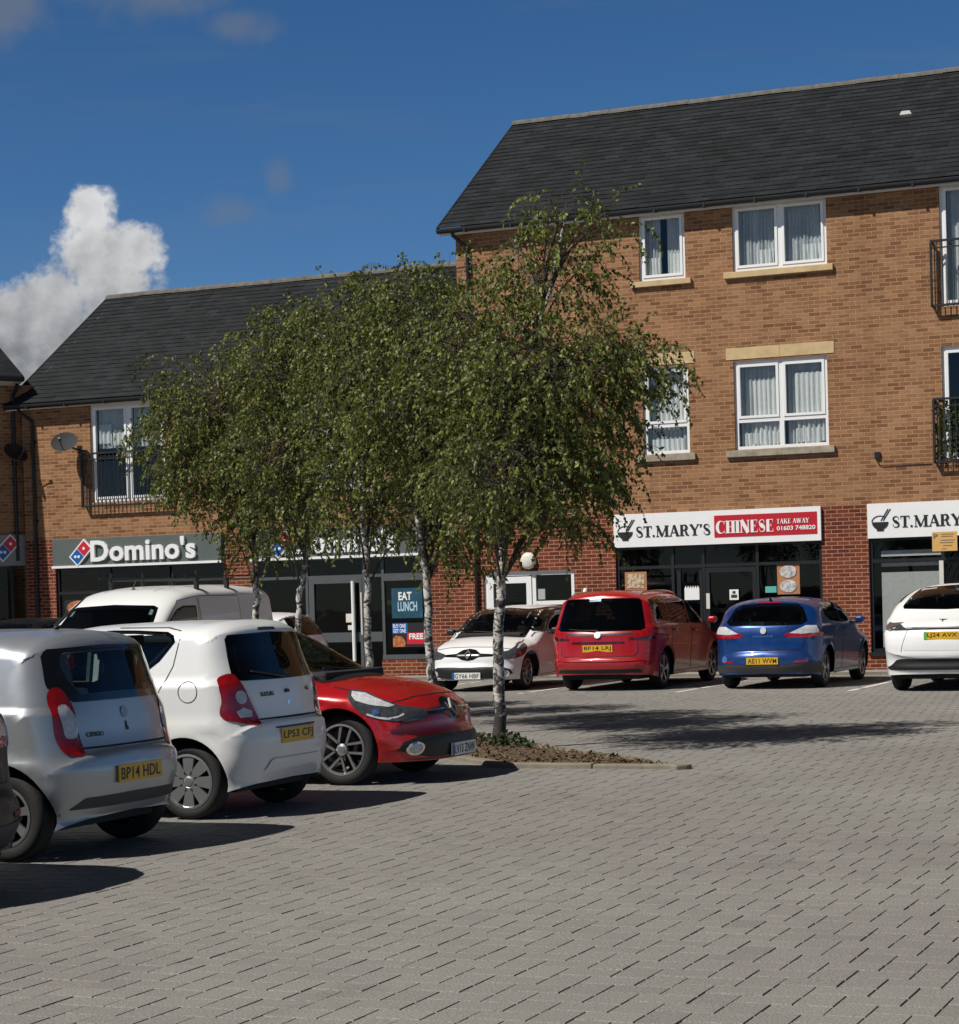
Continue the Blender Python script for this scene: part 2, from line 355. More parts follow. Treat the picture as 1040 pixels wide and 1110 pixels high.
# --- a small didone serif alphabet for the takeaway's fascia, drawn as strokes of varying width
def strokepoly(pts, wd):
    L, Rr = [], []
    P = [Vector(p) for p in pts]
    for i, p in enumerate(P):
        t = (P[min(i + 1, len(P) - 1)] - P[max(i - 1, 0)]).normalized(); n = Vector((-t.y, t.x))
        L.append(p + n * wd[i] / 2); Rr.append(p - n * wd[i] / 2)
    return L, Rr
def glyph(ch, th, tn):
    S = []   # list of (points, widths)
    def st(x0, y0, x1, y1, w): S.append(([(x0, y0), (x1, y1)], [w, w]))
    def serif(x, y, l=.13, w=None): st(x - l - (w or 0) / 2, y, x + l + (w or 0) / 2, y, .05)
    def arc(cx, cy, rx, ry, a0, a1, wf, n=18):
        pts, ws = [], []
        for i in range(n + 1):
            a = R(a0 + (a1 - a0) * i / n); pts.append((cx + rx * math.cos(a), cy + ry * math.sin(a))); ws.append(wf(a))
        S.append((pts, ws))
    e = .025
    if ch == 'I': st(.2, 0, .2, 1, th); serif(.2, e, w=th); serif(.2, 1 - e, w=th); adv = .4
    elif ch == 'T':
        st(.4, 0, .4, 1, th); serif(.4, e, w=th); st(0, 1 - e, .8, 1 - e, .05); S.append(([(.03, 1), (.03, .72)], [.06, .01])); S.append(([(.77, 1), (.77, .72)], [.06, .01])); adv = .8
    elif ch == 'H': st(.2, 0, .2, 1, th); st(.75, 0, .75, 1, th); st(.2, .5, .75, .5, .05); [serif(x, y, w=th) for x in (.2, .75) for y in (e, 1 - e)]; adv = .95
    elif ch == 'E':
        st(.2, 0, .2, 1, th); st(.05, e, .75, e, .05); st(.05, 1 - e, .72, 1 - e, .05); st(.2, .52, .52, .52, .05)
        S.append(([(.72, 0), (.72, .3)], [.07, .01])); S.append(([(.69, 1), (.69, .72)], [.07, .01])); st(.52, .4, .52, .64, .035); adv = .78
    elif ch == 'N': st(.15, 0, .15, 1, tn); st(.85, 0, .85, 1, tn); st(.16, 1, .83, 0, th * 1.15); serif(.15, e); serif(.1, 1 - e, .1); serif(.85, 1 - e); adv = 1.
    elif ch == 'M':
        st(.15, 0, .15, 1, tn); st(1.05, 0, 1.05, 1, th); st(.16, 1, .58, .03, th * 1.05); st(.58, .03, 1.02, 1, tn); serif(.15, e); serif(.1, 1 - e, .1); serif(1.05, e, w=th); serif(1.05, 1 - e, w=th, l=.1); adv = 1.25
    elif ch == 'A': st(.12, 0, .46, 1, tn); st(.82, 0, .47, 1, th * 1.1); st(.24, .33, .72, .33, .05); serif(.12, e, .12); serif(.82, e, .18); adv = .95
    elif ch == 'K': st(.2, 0, .2, 1, th); serif(.2, e, w=th); serif(.2, 1 - e, w=th); st(.25, .42, .8, 1, tn); st(.42, .6, .86, 0, th); serif(.86, e, .14); serif(.78, 1 - e, .12); adv = 1.
    elif ch == 'W': st(.1, 1, .38, 0, th); st(.38, 0, .66, .95, tn); st(.62, 1, .92, 0, th); st(.92, 0, 1.2, 1, tn); serif(.1, 1 - e, .13); serif(1.2, 1 - e, .11); adv = 1.3
    elif ch == 'Y': st(.1, 1, .46, .45, th * 1.1); st(.8, 1, .48, .45, tn); st(.46, 0, .46, .48, th); serif(.46, e, w=th); serif(.1, 1 - e, .14); serif(.8, 1 - e, .12); adv = .88
    elif ch == 'R':
        st(.2, 0, .2, 1, th); serif(.2, e, w=th); st(.05, 1 - e, .45, 1 - e, .05); st(.2, .5, .45, .5, .05)
        arc(.43, .75, .25, .235, -90, 90, lambda a: .05 + (th - .05) * max(0, math.cos(a)))
        S.append(([(.45, .5), (.62, .35), (.68, .12), (.8, .03), (.92, .06)], [.05, th * .8, th, .08, .03])); adv = .95
    elif ch == 'C':
        arc(.48, .5, .40, .485, 40, 320, lambda a: .045 + (th * 1.05 - .045) * max(0, -math.cos(a)), 30); S.append(([(.8, .98), (.8, .66)], [.06, .012])); S.append(([(.8, .02), (.8, .3)], [.04, .012])); adv = .9
    elif ch == 'S':
        pts = [(.60, .70), (.585, .86), (.5, .955), (.36, .98), (.22, .94), (.13, .82), (.14, .69), (.24, .58), (.38, .50), (.52, .41), (.62, .29), (.61, .14), (.5, .045), (.36, .02), (.22, .045), (.12, .15), (.09, .32)]
        ws = [.02, .045, .05, .05, .08, .12, .15, th, th * 1.15, th, .15, .12, .08, .05, .05, .045, .02]
        S.append((pts, ws)); adv = .72
    elif ch == '.': S.append(([(.12, 0), (.12, .16)], [.17, .17])); adv = .3
    elif ch == "'": S.append(([(.14, 1.0), (.14, .88), (.07, .70)], [.17, .15, .03])); adv = .27
    else: adv = .3
    return S, adv
def seriftext(mb, body, u0, u1, v0, v1, place, w, d, th=.2, tn=.05, gap=.06, mi=0):
    x = 0; items = []
    for ch in body:
        S, a = glyph(ch, th, tn)
        items += [([(p[0] + x, p[1]) for p in pts], ws) for pts, ws in S]; x += a + gap
    x -= gap; k = 0
    for pts, ws in items:
        L, Rr = strokepoly(pts, ws); dd = d + .0004 * (k % 7); k += 1
        f = lambda p: (u0 + (u1 - u0) * p[0] / x, v0 + (v1 - v0) * p[1])
        for i in range(len(L) - 1):
            mb.prism([f(L[i]), f(L[i + 1]), f(Rr[i + 1]), f(Rr[i])], lambda a, b, c: place(a, b, w + c), dd, mi)

# ------------------------------------------------------------------ camera, sun, sky
TH, RO, PI_ = .4005, -.0278, -.0176
def cam2w(x, y, z):
    c, s = math.cos(RO), math.sin(RO); x, z = c * x - s * z, s * x + c * z
    c, s = math.cos(PI_), math.sin(PI_); y, z = c * y - s * z, s * y + c * z
    c, s = math.cos(TH), math.sin(TH); return Vector((c * x - s * y, s * x + c * y, z))
cd = bpy.data.cameras.new('camera'); cam = bpy.data.objects.new('camera', cd); COL.objects.link(cam)
rt, fw, up = cam2w(1, 0, 0), cam2w(0, 1, 0), cam2w(0, 0, 1)
cam.matrix_world = Matrix(((rt.x, up.x, -fw.x, 0), (rt.y, up.y, -fw.y, 0), (rt.z, up.z, -fw.z, 1.596), (0, 0, 0, 1)))
cd.sensor_fit = 'HORIZONTAL'; cd.sensor_width = 36.; cd.lens = 36 * 2306.5 / 1040
cd.shift_y = (688.65 - 555) / 1040; cd.clip_start = .1; cd.clip_end = 4000
scene.camera = cam
SUN = Vector((-.50, -.68, 1.)).normalized()
sl = bpy.data.lights.new('sun', 'SUN'); sl.energy = 5.; sl.angle = R(.53); sl.color = (1., .955, .88)
so = bpy.data.objects.new('sun', sl); COL.objects.link(so); so.rotation_euler = (-SUN).to_track_quat('-Z', 'Y').to_euler(); so.location = (-30, -40, 60)

w = bpy.data.worlds.new('World'); scene.world = w; w.use_nodes = True
nt = w.node_tree; L = nt.links; bg = nt.nodes['Background']
sky = N(nt, 'ShaderNodeTexSky', sky_type='NISHITA', sun_disc=False)
sky.sun_elevation = math.asin(SUN.z); sky.sun_rotation = math.atan2(SUN.x, SUN.y)
sky.altitude = 1500.; sky.air_density = .75; sky.dust_density = .25; sky.ozone_density = 3.
hs = N(nt, 'ShaderNodeHueSaturation', i_Saturation=1.24, i_Value=1.32); L.new(sky.outputs[0], hs.inputs['Color'])
tc = N(nt, 'ShaderNodeTexCoord')
rotn = N(nt, 'ShaderNodeVectorRotate', rotation_type='Z_AXIS', i_Angle=-TH); L.new(tc.outputs['Generated'], rotn.inputs['Vector'])
sp = N(nt, 'ShaderNodeSeparateXYZ'); L.new(rotn.outputs[0], sp.inputs[0])
def math_(op, a, b=None, clamp=False):
    n = N(nt, 'ShaderNodeMath', operation=op, use_clamp=clamp)
    for i, q in enumerate((a, b)):
        if q is None: continue
        if isinstance(q, (int, float)): n.inputs[i].default_value = q
        else: L.new(q, n.inputs[i])
    return n.outputs[0]
yy = math_('MAXIMUM', sp.outputs[1], .05)
U = math_('DIVIDE', sp.outputs[0], yy); V = math_('DIVIDE', sp.outputs[2], yy)
cv = N(nt, 'ShaderNodeCombineXYZ'); L.new(U, cv.inputs[0]); L.new(V, cv.inputs[1])
def noise(scale, det, rough, off=(0, 0, 0)):
    mp = N(nt, 'ShaderNodeMapping'); mp.inputs['Location'].default_value = off; L.new(cv.outputs[0], mp.inputs[0])
    n = N(nt, 'ShaderNodeTexNoise', i_Scale=scale, i_Detail=det, i_Roughness=rough); L.new(mp.outputs[0], n.inputs['Vector']); return n.outputs[0]
def ell(cu, cv_, ru, rv):
    a = math_('DIVIDE', math_('SUBTRACT', U, cu), ru); b = math_('DIVIDE', math_('SUBTRACT', V, cv_), rv)
    r2 = math_('ADD', math_('MULTIPLY', a, a), math_('MULTIPLY', b, b))
    return math_('SUBTRACT', 1., math_('SQRT', r2))
def smooth(v, a, b):
    n = N(nt, 'ShaderNodeMapRange', interpolation_type='SMOOTHSTEP'); L.new(v, n.inputs[0]); n.inputs[1].default_value = a; n.inputs[2].default_value = b; return n.outputs[0]
n1 = noise(58., 8., .6); n2 = noise(150., 5., .6, (3, 1, 0)); n3 = noise(24., 6., .55, (7, 2, 1))
n3s = noise(24., 6., .55, (7.006, 1.99, 1))
heap = None
for e in [(-.176, .184, .013, .015), (-.160, .166, .019, .015), (-.178, .166, .016, .024), (-.168, .146, .024, .026), (-.217, .134, .026, .020), (-.225, .115, .05, .028), (-.187, .118, .045, .026), (-.196, .138, .026, .024)]:
    q = ell(*e); heap = q if heap is None else math_('MAXIMUM', heap, q)
hm = math_('ADD', math_('ADD', heap, math_('MULTIPLY', math_('SUBTRACT', n1, .5), 1.35)), math_('MULTIPLY', math_('SUBTRACT', n2, .5), .5))
alpha = smooth(hm, -.08, .38)
lit = math_('ADD', math_('MULTIPLY', smooth(V, .120, .178), .62), math_('MULTIPLY', math_('SUBTRACT', n3, n3s), 1.6))
lit = math_('ADD', lit, math_('MULTIPLY', math_('SUBTRACT', n2, .5), .2))
lit = math_('ADD', lit, .22, )
ccol = N(nt, 'ShaderNodeValToRGB'); ccol.color_ramp.elements[0].color = (3.0, 3.2, 3.6, 1); ccol.color_ramp.elements[1].color = (12.6, 12.7, 12.8, 1); L.new(lit, ccol.inputs[0])
wisp = None
for e, k in [((-.215, .283, .030, .022), 1.), ((-.145, .292, .062, .020), .9), ((-.105, .2705, .022, .011), .75), ((-.112, .1835, .020, .010), .55), ((-.088, .200, .008, .012), .6), ((.27, .29, .05, .012), .4)]:
    q = math_('MULTIPLY', smooth(math_('ADD', ell(*e), math_('MULTIPLY', math_('SUBTRACT', n1, .5), 1.3)), -.1, .9), k)
    wisp = q if wisp is None else math_('MAXIMUM', wisp, q)
# very faint high streaks
stm = N(nt, 'ShaderNodeMapping'); stm.inputs['Rotation'].default_value = (0, 0, R(35)); stm.inputs['Scale'].default_value = (3., 26., 1); L.new(cv.outputs[0], stm.inputs[0])
stn = N(nt, 'ShaderNodeTexNoise', i_Scale=2.2, i_Detail=4., i_Roughness=.5); L.new(stm.outputs[0], stn.inputs['Vector'])
streak = math_('MULTIPLY', smooth(stn.outputs[0], .48, .8), .24)
wisp = math_('MAXIMUM', wisp, streak)
m1 = N(nt, 'ShaderNodeMix', data_type='RGBA'); L.new(math_('MULTIPLY', wisp, .55), m1.inputs[0]); # unseen sky overhead dimmed and greyed to weaken fill light; visible band stays bright
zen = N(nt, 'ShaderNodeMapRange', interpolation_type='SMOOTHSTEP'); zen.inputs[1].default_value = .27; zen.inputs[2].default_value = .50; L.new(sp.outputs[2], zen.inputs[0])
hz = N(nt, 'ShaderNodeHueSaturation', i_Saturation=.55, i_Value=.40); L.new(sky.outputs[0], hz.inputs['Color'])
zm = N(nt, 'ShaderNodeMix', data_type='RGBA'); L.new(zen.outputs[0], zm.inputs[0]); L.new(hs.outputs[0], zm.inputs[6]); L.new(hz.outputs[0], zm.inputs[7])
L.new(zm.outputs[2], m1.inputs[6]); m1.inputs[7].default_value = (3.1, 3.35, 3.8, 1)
m2 = N(nt, 'ShaderNodeMix', data_type='RGBA'); L.new(alpha, m2.inputs[0]); L.new(m1.outputs[2], m2.inputs[6]); L.new(ccol.outputs[0], m2.inputs[7])
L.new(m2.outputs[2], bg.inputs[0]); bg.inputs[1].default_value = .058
scene.view_settings.view_transform = 'Standard'; scene.view_settings.look = 'None'
scene.view_settings.exposure = 0.; scene.view_settings.gamma = 1.
# ------------------------------------------------------------------ ground
Y0 = 39.72
g = MB().quad((-300, -200, -.04), (300, -200, -.04), (300, 400, -.04), (-300, 400, -.04)).build('ground', M['groundfar']); struct(g)
j = MB().quad((-31, 3, -.0072), (6, 3, -.0072), (6, 38.6, -.0072), (-31, 38.6, -.0072)).build('joint_sand', M['joint']); struct(j)

def pavers():
    u = .08; ox, oy = -2.6653, 8.0302
    tiles = []
    a_, b_ = np.meshgrid(np.arange(-400, 400), np.arange(-60, 120)); a_ = a_.ravel(); b_ = b_.ravel()
    for (dx, dy, w_, h_) in ((0, 0, 2, 3), (2, 1, 3, 2)):
        x = ox + u * (dx + 2 * a_ + b_); y = oy + u * (dy - 2 * a_ + 5 * b_)
        k = (x > -31) & (x < 5.7) & (y > 3.1) & (y < 38.3)
        x, y = x[k], y[k]
        tiles.append(np.stack([x, y, np.full_like(x, w_ * u), np.full_like(x, h_ * u)], 1))
    t = np.concatenate(tiles); n = len(t)
    V = np.zeros((n, 8, 3))
    jit = rng.normal(0, .0009, (n, 1)); tz = rng.normal(0, .0007, n)
    for i, (sx, sy) in enumerate(((0, 0), (1, 0), (1, 1), (0, 1))):
        for q, ins, z in ((0, .0024, -.006), (4, .0047, 0.)):
            V[:, q + i, 0] = t[:, 0] + np.where(sx, t[:, 2] - ins, ins) + jit[:, 0]
            V[:, q + i, 1] = t[:, 1] + np.where(sy, t[:, 3] - ins * 1.9, ins * 1.9) - jit[:, 0]
            V[:, q + i, 2] = z + (tz if q else 0) + (rng.normal(0, .0005, n) if q else 0)
    F = np.array([(4, 5, 6, 7), (0, 1, 5, 4), (1, 2, 6, 5), (2, 3, 7, 6), (3, 0, 4, 7)])
    faces = (np.arange(n)[:, None, None] * 8 + F[None]).reshape(-1, 4)
    me = bpy.data.meshes.new('car_park_paving')
    me.vertices.add(n * 8); me.vertices.foreach_set('co', V.reshape(-1))
    me.loops.add(len(faces) * 4); me.loops.foreach_set('vertex_index', faces.reshape(-1).astype(np.int32))
    me.polygons.add(len(faces)); me.polygons.foreach_set('loop_start', (np.arange(len(faces)) * 4).astype(np.int32))
    me.update(calc_edges=True); me.validate(); me.shade_flat()
    tn = np.clip(rng.normal(1., .028, n), .85, 1.15); tn = np.where(rng.random(n) < .03, tn * .93, tn)
    at = me.attributes.new('tone', 'FLOAT', 'FACE'); at.data.foreach_set('value', np.repeat(tn, 5).astype(np.float32))
    me.materials.append(M['paver'])
    o = bpy.data.objects.new('car_park_paving', me); COL.objects.link(o); struct(o)
pavers()
for x in (-5.0, -7.55, -10.35, -13.05, -15.75):
    mb = MB()
    y = 32.4
    while y < 37.2:       # worn blocks rather than one clean stripe
        if rng.random() > .12: mb.quad((x - .05, y, .004), (x + .05, y, .004), (x + .05, y + .22, .004), (x - .05, y + .22, .004))
        y += .24
    struct(mb.build('bay_marking', M['line']))
pv = MB(); x = -28.
while x < 4:
    for k in range(2):
        pv.box(x + .004, x + .596, 38.72 + k * .5 + .004, 38.72 + (k + 1) * .5 - .004, -.02, .035 + rng.normal(0, .0015))
    x += .6
struct(pv.build('pavement', M['flag']))
kb = MB(); x = -28.
while x < 4: kb.box(x + .004, x + .911, 38.6, 38.716, -.02, .04); x += .915
struct(kb.build('pavement_kerb', M['concrete']))

# tree bed: a mulched strip running back between the bays, kerbed
BED = [(-5.75, 18.32), (-14.55, 27.42), (-15.2, 26.4), (-7.6, 18.32)]
kb = MB()
for (a, b) in zip(BED, BED[1:] + BED[:1]):
    A, B = Vector(a), Vector(b); d = (B - A); ln = d.length; d.normalize(); nrm = Vector((-d.y, d.x)); n = max(1, round(ln / .9))
    for i in range(n):
        s0, s1 = ln * i / n + .004, ln * (i + 1) / n - .004
        p = [A + d * s0, A + d * s1, A + d * s1 + nrm * .125, A + d * s0 + nrm * .125]
        hz = .048 + rng.normal(0, .004)
        kb.prism([(q.x, q.y) for q in p], lambda x, y, z: (x, y, z - .02), hz + .02)
kb = kb.build('kerb', M['concrete'], bevel=.015); struct(kb)
bd = MB(); GX, GY = 70, 12
def bedpt(s, t):
    a = Vector(BED[0]).lerp(Vector(BED[1]), s); b = Vector(BED[3]).lerp(Vector(BED[2]), s)
    p = a.lerp(b, .06 + t * .88); return p
vs = []
for i in range(GX + 1):
    for k in range(GY + 1):
        p = bedpt(.012 + .976 * i / GX, k / GY); e = min(k / GY, 1 - k / GY, i / 8, (GX - i) / 8)
        vs.append((p.x, p.y, .022 + .034 * min(1, e * 4) * (.7 + .6 * math.sin(p.x * 7 + p.y * 3) * .4) + rng.normal(0, .012)))
bd.add(vs, [(i * (GY + 1) + k, (i + 1) * (GY + 1) + k, (i + 1) * (GY + 1) + k + 1, i * (GY + 1) + k + 1) for i in range(GX) for k in range(GY)])
ob = bd.build('planting_bed', M['mulch'], smooth=True); struct(ob)
lt = MB(); tones = []
for _ in range(2600):       # fallen leaves and bark chips on the bed
    s = rng.random() ** 1.5 * .97 + .012; t = rng.random(); p = bedpt(s, t)
    r = rng.uniform(.012, .034); a = rng.uniform(0, 6.28); z = .03 + .03 * min(1, min(t, 1 - t) * 4) + rng.uniform(0, .03)
    ca, sa = math.cos(a) * r, math.sin(a) * r; tl = rng.normal(0, .012)
    lt.quad((p.x - ca, p.y - sa, z - tl), (p.x + sa * .6, p.y - ca * .6, z + tl * .5), (p.x + ca, p.y + sa, z + tl), (p.x - sa * .6, p.y + ca * .6, z), )
ob = lt.build('leaf_litter', M['mulch'], fix=False); ob['kind'] = 'stuff'
gc = MB(); tones = []
for (cx, cy, r, n, h) in ((-8.35, 20.4, .2, 150, .18), (-8.1, 20.3, .15, 40, .07), (-8.9, 20.9, .4, 160, .12), (-10.2, 22.3, .4, 160, .16), (-11.4, 23.3, .4, 160, .16), (-13.0, 24.7, .4, 160, .16)):
    for _ in range(n):
        q = rng.uniform(0, 6.28); rr = r * math.sqrt(rng.random()); x, y = cx + rr * math.cos(q), cy + rr * math.sin(q)
        z = .06 + h * rng.random() * (1 - .6 * rr / r); s = rng.uniform(.015, .035)
        d = Vector(rng.normal(0, 1, 3)).normalized(); e = d.orthogonal().normalized()
        c = Vector((x, y, z)); gc.quad(c - d * s, c + e * s * .6, c + d * s, c - e * s * .6); tones.append(rng.random() * .22)
ob = gc.build('ground_cover', M['leaf2'], fix=False, tone=tones); ob['kind'] = 'stuff'

# ------------------------------------------------------------------ buildings
def wallgrid(mb, x0, x1, z0, z1, y, ops, depth=.14):
    xs = sorted({x0, x1, *[q for o in ops for q in o[:2] if x0 < q < x1]}); zs = sorted({z0, z1, *[q for o in ops for q in o[2:4] if z0 < q < z1]})
    for i in range(len(xs) - 1):
        for k in range(len(zs) - 1):
            cx, cz = (xs[i] + xs[i + 1]) / 2, (zs[k] + zs[k + 1]) / 2
            if any(o[0] < cx < o[1] and o[2] < cz < o[3] for o in ops): continue
            mb.quad((xs[i], y, zs[k]), (xs[i + 1], y, zs[k]), (xs[i + 1], y, zs[k + 1]), (xs[i], y, zs[k + 1]))
    for a, b, c, d in [o[:4] for o in ops]:
        c_, d_ = max(c, z0), min(d, z1); e = y + depth
        mb.quad((a, y, c_), (a, e, c_), (a, e, d_), (a, y, d_)); mb.quad((b, e, c_), (b, y, c_), (b, y, d_), (b, e, d_))
        if d <= z1: mb.quad((a, y, d_), (a, e, d_), (b, e, d_), (b, y, d_))
        if c > z0: mb.quad((a, e, c_), (a, y, c_), (b, y, c_), (b, e, c_))

def curtain(mb, x0, x1, z0, z1, y, waves=6, amp=.03):
    n = max(8, int((x1 - x0) / .02)); vs = []
    ph = rng.uniform(0, 6)
    for i in range(n + 1):
        x = x0 + (x1 - x0) * i / n
        o = amp * (math.sin(ph + i / n * waves * 6.28) + .5 * math.sin(ph * 2 + i / n * waves * 15))
        vs += [(x, y + o * 1.2, z0), (x, y + o * .5, z1)]
    mb.add(vs, [(2 * i, 2 * i + 2, 2 * i + 3, 2 * i + 1) for i in range(n)])

def window(b, x0, x1, z0, z1, cols=2, trans=None, cur=None, net=None, yf=Y0 + .055, door=False, sill=None, lintel=None):
    """white plastic window: frame part with panes, curtains, sill and lintel as its sub-parts"""
    f = MB(); t = .065; ya, yb = yf, yf + .07
    f.box(x0, x0 + t, ya, yb, z0, z1); f.box(x1 - t, x1, ya, yb, z0, z1)
    f.box(x0 + t, x1 - t, ya, yb, z1 - t, z1); f.box(x0 + t, x1 - t, ya, yb, z0, z0 + t)
    cw = (x1 - x0 - 2 * t) / cols; panes = []
    for i in range(cols):
        a, c = x0 + t + cw * i, x0 + t + cw * (i + 1)
        if i: f.box(a - .045, a + .045, ya + .002, yb - .002, z0 + t, z1 - t)
        a2, c2 = a + (.045 if i else 0), c - (.045 if i < cols - 1 else 0)
        spans = [(z0 + t, z1 - t, True)] if trans is None else [(z0 + t, trans - .04, False), (trans + .04, z1 - t, True)]
        if trans is not None: f.box(a2, c2, ya + .001, yb - .001, trans - .04, trans + .04)
        for (za, zb, op) in spans:
            if op:      # opening casement: a second, proud sash
                s = .05; y2 = ya - .016
                f.box(a2, a2 + s, y2, yb - .01, za, zb); f.box(c2 - s, c2, y2, yb - .01, za, zb)
                f.box(a2 + s, c2 - s, y2, yb - .01, zb - s, zb); f.box(a2 + s, c2 - s, y2, yb - .01, za, za + s)
                if door: f.box(c2 - s + .01 if i == 0 else a2 + .01, c2 - .01 if i == 0 else a2 + s - .01, y2 - .04, y2, (za + zb) / 2 - .08, (za + zb) / 2 + .06)
                panes.append((a2 + s, c2 - s, za + s, zb - s))
            else: panes.append((a2, c2, za, zb))
    wn = f.build('window', M['upvc'], b)
    p = MB()
    for a, c, za, zb in panes: p.quad((a, ya + .03, za), (c, ya + .03, za), (c, ya + .03, zb), (a, ya + .03, zb))
    p.build('pane', M['glass'], wn)
    for q in cur or []: c_ = MB(); curtain(c_, *q[:4], ya + .095, q[4] if len(q) > 4 else 6); c_.build('curtain', M['curtain'], wn, smooth=True)
    for q in net or []: c_ = MB(); curtain(c_, *q[:4], ya + .15, q[4] if len(q) > 4 else 8); c_.build('net_curtain', M['netcurtain'], wn, smooth=True)
    if sill: MB().box(x0 - .17, x1 + .12, Y0 - .075, Y0 + .05, z0 - sill[1], z0 - .012).build('sill', M[sill[0]], wn, bevel=.008)
    if lintel: 
        xm = (x0 + x1) / 2; MB().box(x0 - .14, xm - .003, Y0 - .012, Y0 + .05, z1 + .035, z1 + .26).box(xm + .003, x1 + .14, Y0 - .012, Y0 + .05, z1 + .035, z1 + .26).build('lintel', M['stone'], wn)
    return wn

def balconette(b, x0, x1, z0, z1, screen=False):
    r = MB(); y1 = Y0 - .15
    for z in (z0 + .03, z1 - .02): r.box(x0, x1, y1 - .02, y1 + .02, z - .02, z + .02)
    r.box(x0, x1, y1 - .012, y1 + .012, z1 - .16, z1 - .135)
    n = int((x1 - x0) / .1)
    for i in range(n + 1):
        x = x0 + (x1 - x0) * i / n; wdt = .02 if i in (0, n) else .008
        r.box(x - wdt, x + wdt, y1 - wdt, y1 + wdt, z0 + .01, z1 - .04)
    for x in (x0, x1):
        for z in (z0 + .03, z1 - .02): r.box(x - .018, x + .018, y1 + .02, Y0, z - .018, z + .018)
        for k in range(1, 3): r.box(x - .007, x + .007, y1 + .05 * k - .007, y1 + .05 * k + .007, z0 + .05, z1 - .04)
    o = r.build('balcony_rail', M['blackmetal'], b)
    if screen:
        s = MB(); tn = []
        for _ in range(1500):
            x, z = rng.uniform(x0 + .02, x1 - .02), rng.uniform(z0 + .06, z1 - .05); s_ = rng.uniform(.02, .045)
            d = Vector((rng.normal(), rng.normal() * .4, rng.normal())).normalized(); e = d.cross(Vector((0, 1, 0))).normalized(); c = Vector((x, y1 + .03 + rng.uniform(0, .03), z))
            s.quad(c - d * s_, c + e * s_ * .6, c + d * s_, c - e * s_ * .6); tn.append(rng.random() * .4)
        s.build('leaf_screen', M['leaf2'], o, fix=False, tone=tn)

def roof(b, x0, x1, ye, ze, yr, zr, yback):
    s = MB(); L_ = math.hypot(yr - ye, zr - ze); n = round(L_ / .205); d = Vector((0, yr - ye, zr - ze)) / L_; nm = Vector((0, -d.z, d.y))
    for i in range(n):
        p = Vector((0, ye, ze)) + d * (L_ * i / n); q = Vector((0, ye, ze)) + d * (L_ * (i + 1) / n + .012)
        k = int((x1 - x0) / .3) ; 
        for c in range(k):
            xa = x0 + (x1 - x0) * c / k; xb = x0 + (x1 - x0) * (c + 1) / k
            h = .017 + rng.normal(0, .0025)
            pa = p + nm * h; qa = q + nm * .003
            o = len(s.v)
            s.add([(xa, pa.y, pa.z), (xb, pa.y, pa.z), (xb, qa.y, qa.z), (xa, qa.y, qa.z), (xa, p.y, p.z), (xb, p.y, p.z)], [(0, 1, 2, 3), (4, 5, 1, 0)])
    s.quad((x0, yr, zr), (x1, yr, zr), (x1, yback, ze), (x0, yback, ze))
    s.box(x0 - .03, x0, ye, ye + .001, ze - .02, ze + .02)
    o = s.build('roof', M['slate'], b, fix=False)
    r = MB(); x = x0 - .02
    while x < x1 - .1:
        pts = [(yr + .13 * math.cos(R(a)), zr - .045 + .115 * math.sin(R(a))) for a in range(0, 181, 30)]
        e = min(x + .445, x1); h = rng.normal(0, .004)
        r.add([(x, p[0], p[1] + h) for p in pts] + [(e, p[0], p[1] + h) for p in pts], [(i, i + 1, i + 8, i + 7) for i in range(6)] + [tuple(range(7)), tuple(range(13, 6, -1))])
        x += .45
    r.build('ridge_tiles', M['ridge'], o)
    v = MB()   # verge: undercloak strip at the left end
    p0, p1 = Vector((0, ye, ze)), Vector((0, yr, zr))
    v.prism([(0, 0), (L_, 0), (L_, -.06), (0, -.06)], lambda u, w_, k: tuple(Vector((x0 - .035 + k, 0, 0)) + p0 + d * u + nm * (w_ + .02)), .034)
    v.build('verge', M['slate'], o)
    return o

def eaves(b, x0, x1, ze, ye, zsoff):
    f = MB(); f.box(x0, x1, ye + .085, ye + .11, zsoff - .035, ze - .02); f.box(x0, x1, ye + .11, Y0 + .03, zsoff, zsoff + .02); f.build('fascia_board', M['fascia'], b)
    g_ = MB(); pts = [(ye + .03 + .058 * math.cos(R(a)), ze - .05 + .062 * math.sin(R(a))) for a in range(180, 361, 20)] + [(ye + .088, ze - .02), (ye - .028, ze - .02)]
    k = len(pts); g_.add([(x0 - .02, *p) for p in pts] + [(x1, *p) for p in pts], [(i, (i + 1) % k, (i + 1) % k + k, i + k) for i in range(k)] + [tuple(range(k)), tuple(range(2 * k - 1, k - 1, -1))])
    x = x0 + .6
    while x < x1: g_.box(x - .02, x + .02, ye - .034, ye + .085, ze - .118, ze - .018); x += 1.
    return g_.build('gutter', M['gutter'], b)

def downpipe(b, x, ztop, zb=0.):
    d = MB(); y = Y0 - .055; n = 10
    d.tube([(x - .25, Y0 - .2, ztop + .28), (x - .25, Y0 - .2, ztop + .2), (x, y, ztop - .05), (x, y, ztop - .25), (x, y, zb)], .036, n)
    z = ztop - .5
    while z > .5: d.tube([(x, y, z - .04), (x, y, z + .04)], .045, n); d.box(x - .065, x + .065, Y0 - .03, Y0, z - .02, z + .02); z -= 1.75
    d.build('downpipe', M['gutter'], b, smooth=False)

RX0, RX1 = -17.1, 3.0
blk = thing('apartment_block', 'three storey brick apartment block with white windows and dark slate roof', 'building', (-12., Y0, 0))
low = thing('shop_building', 'lower two storey brick building with pitched slate roof behind the birch trees', 'building', (-22.4, Y0, 0))
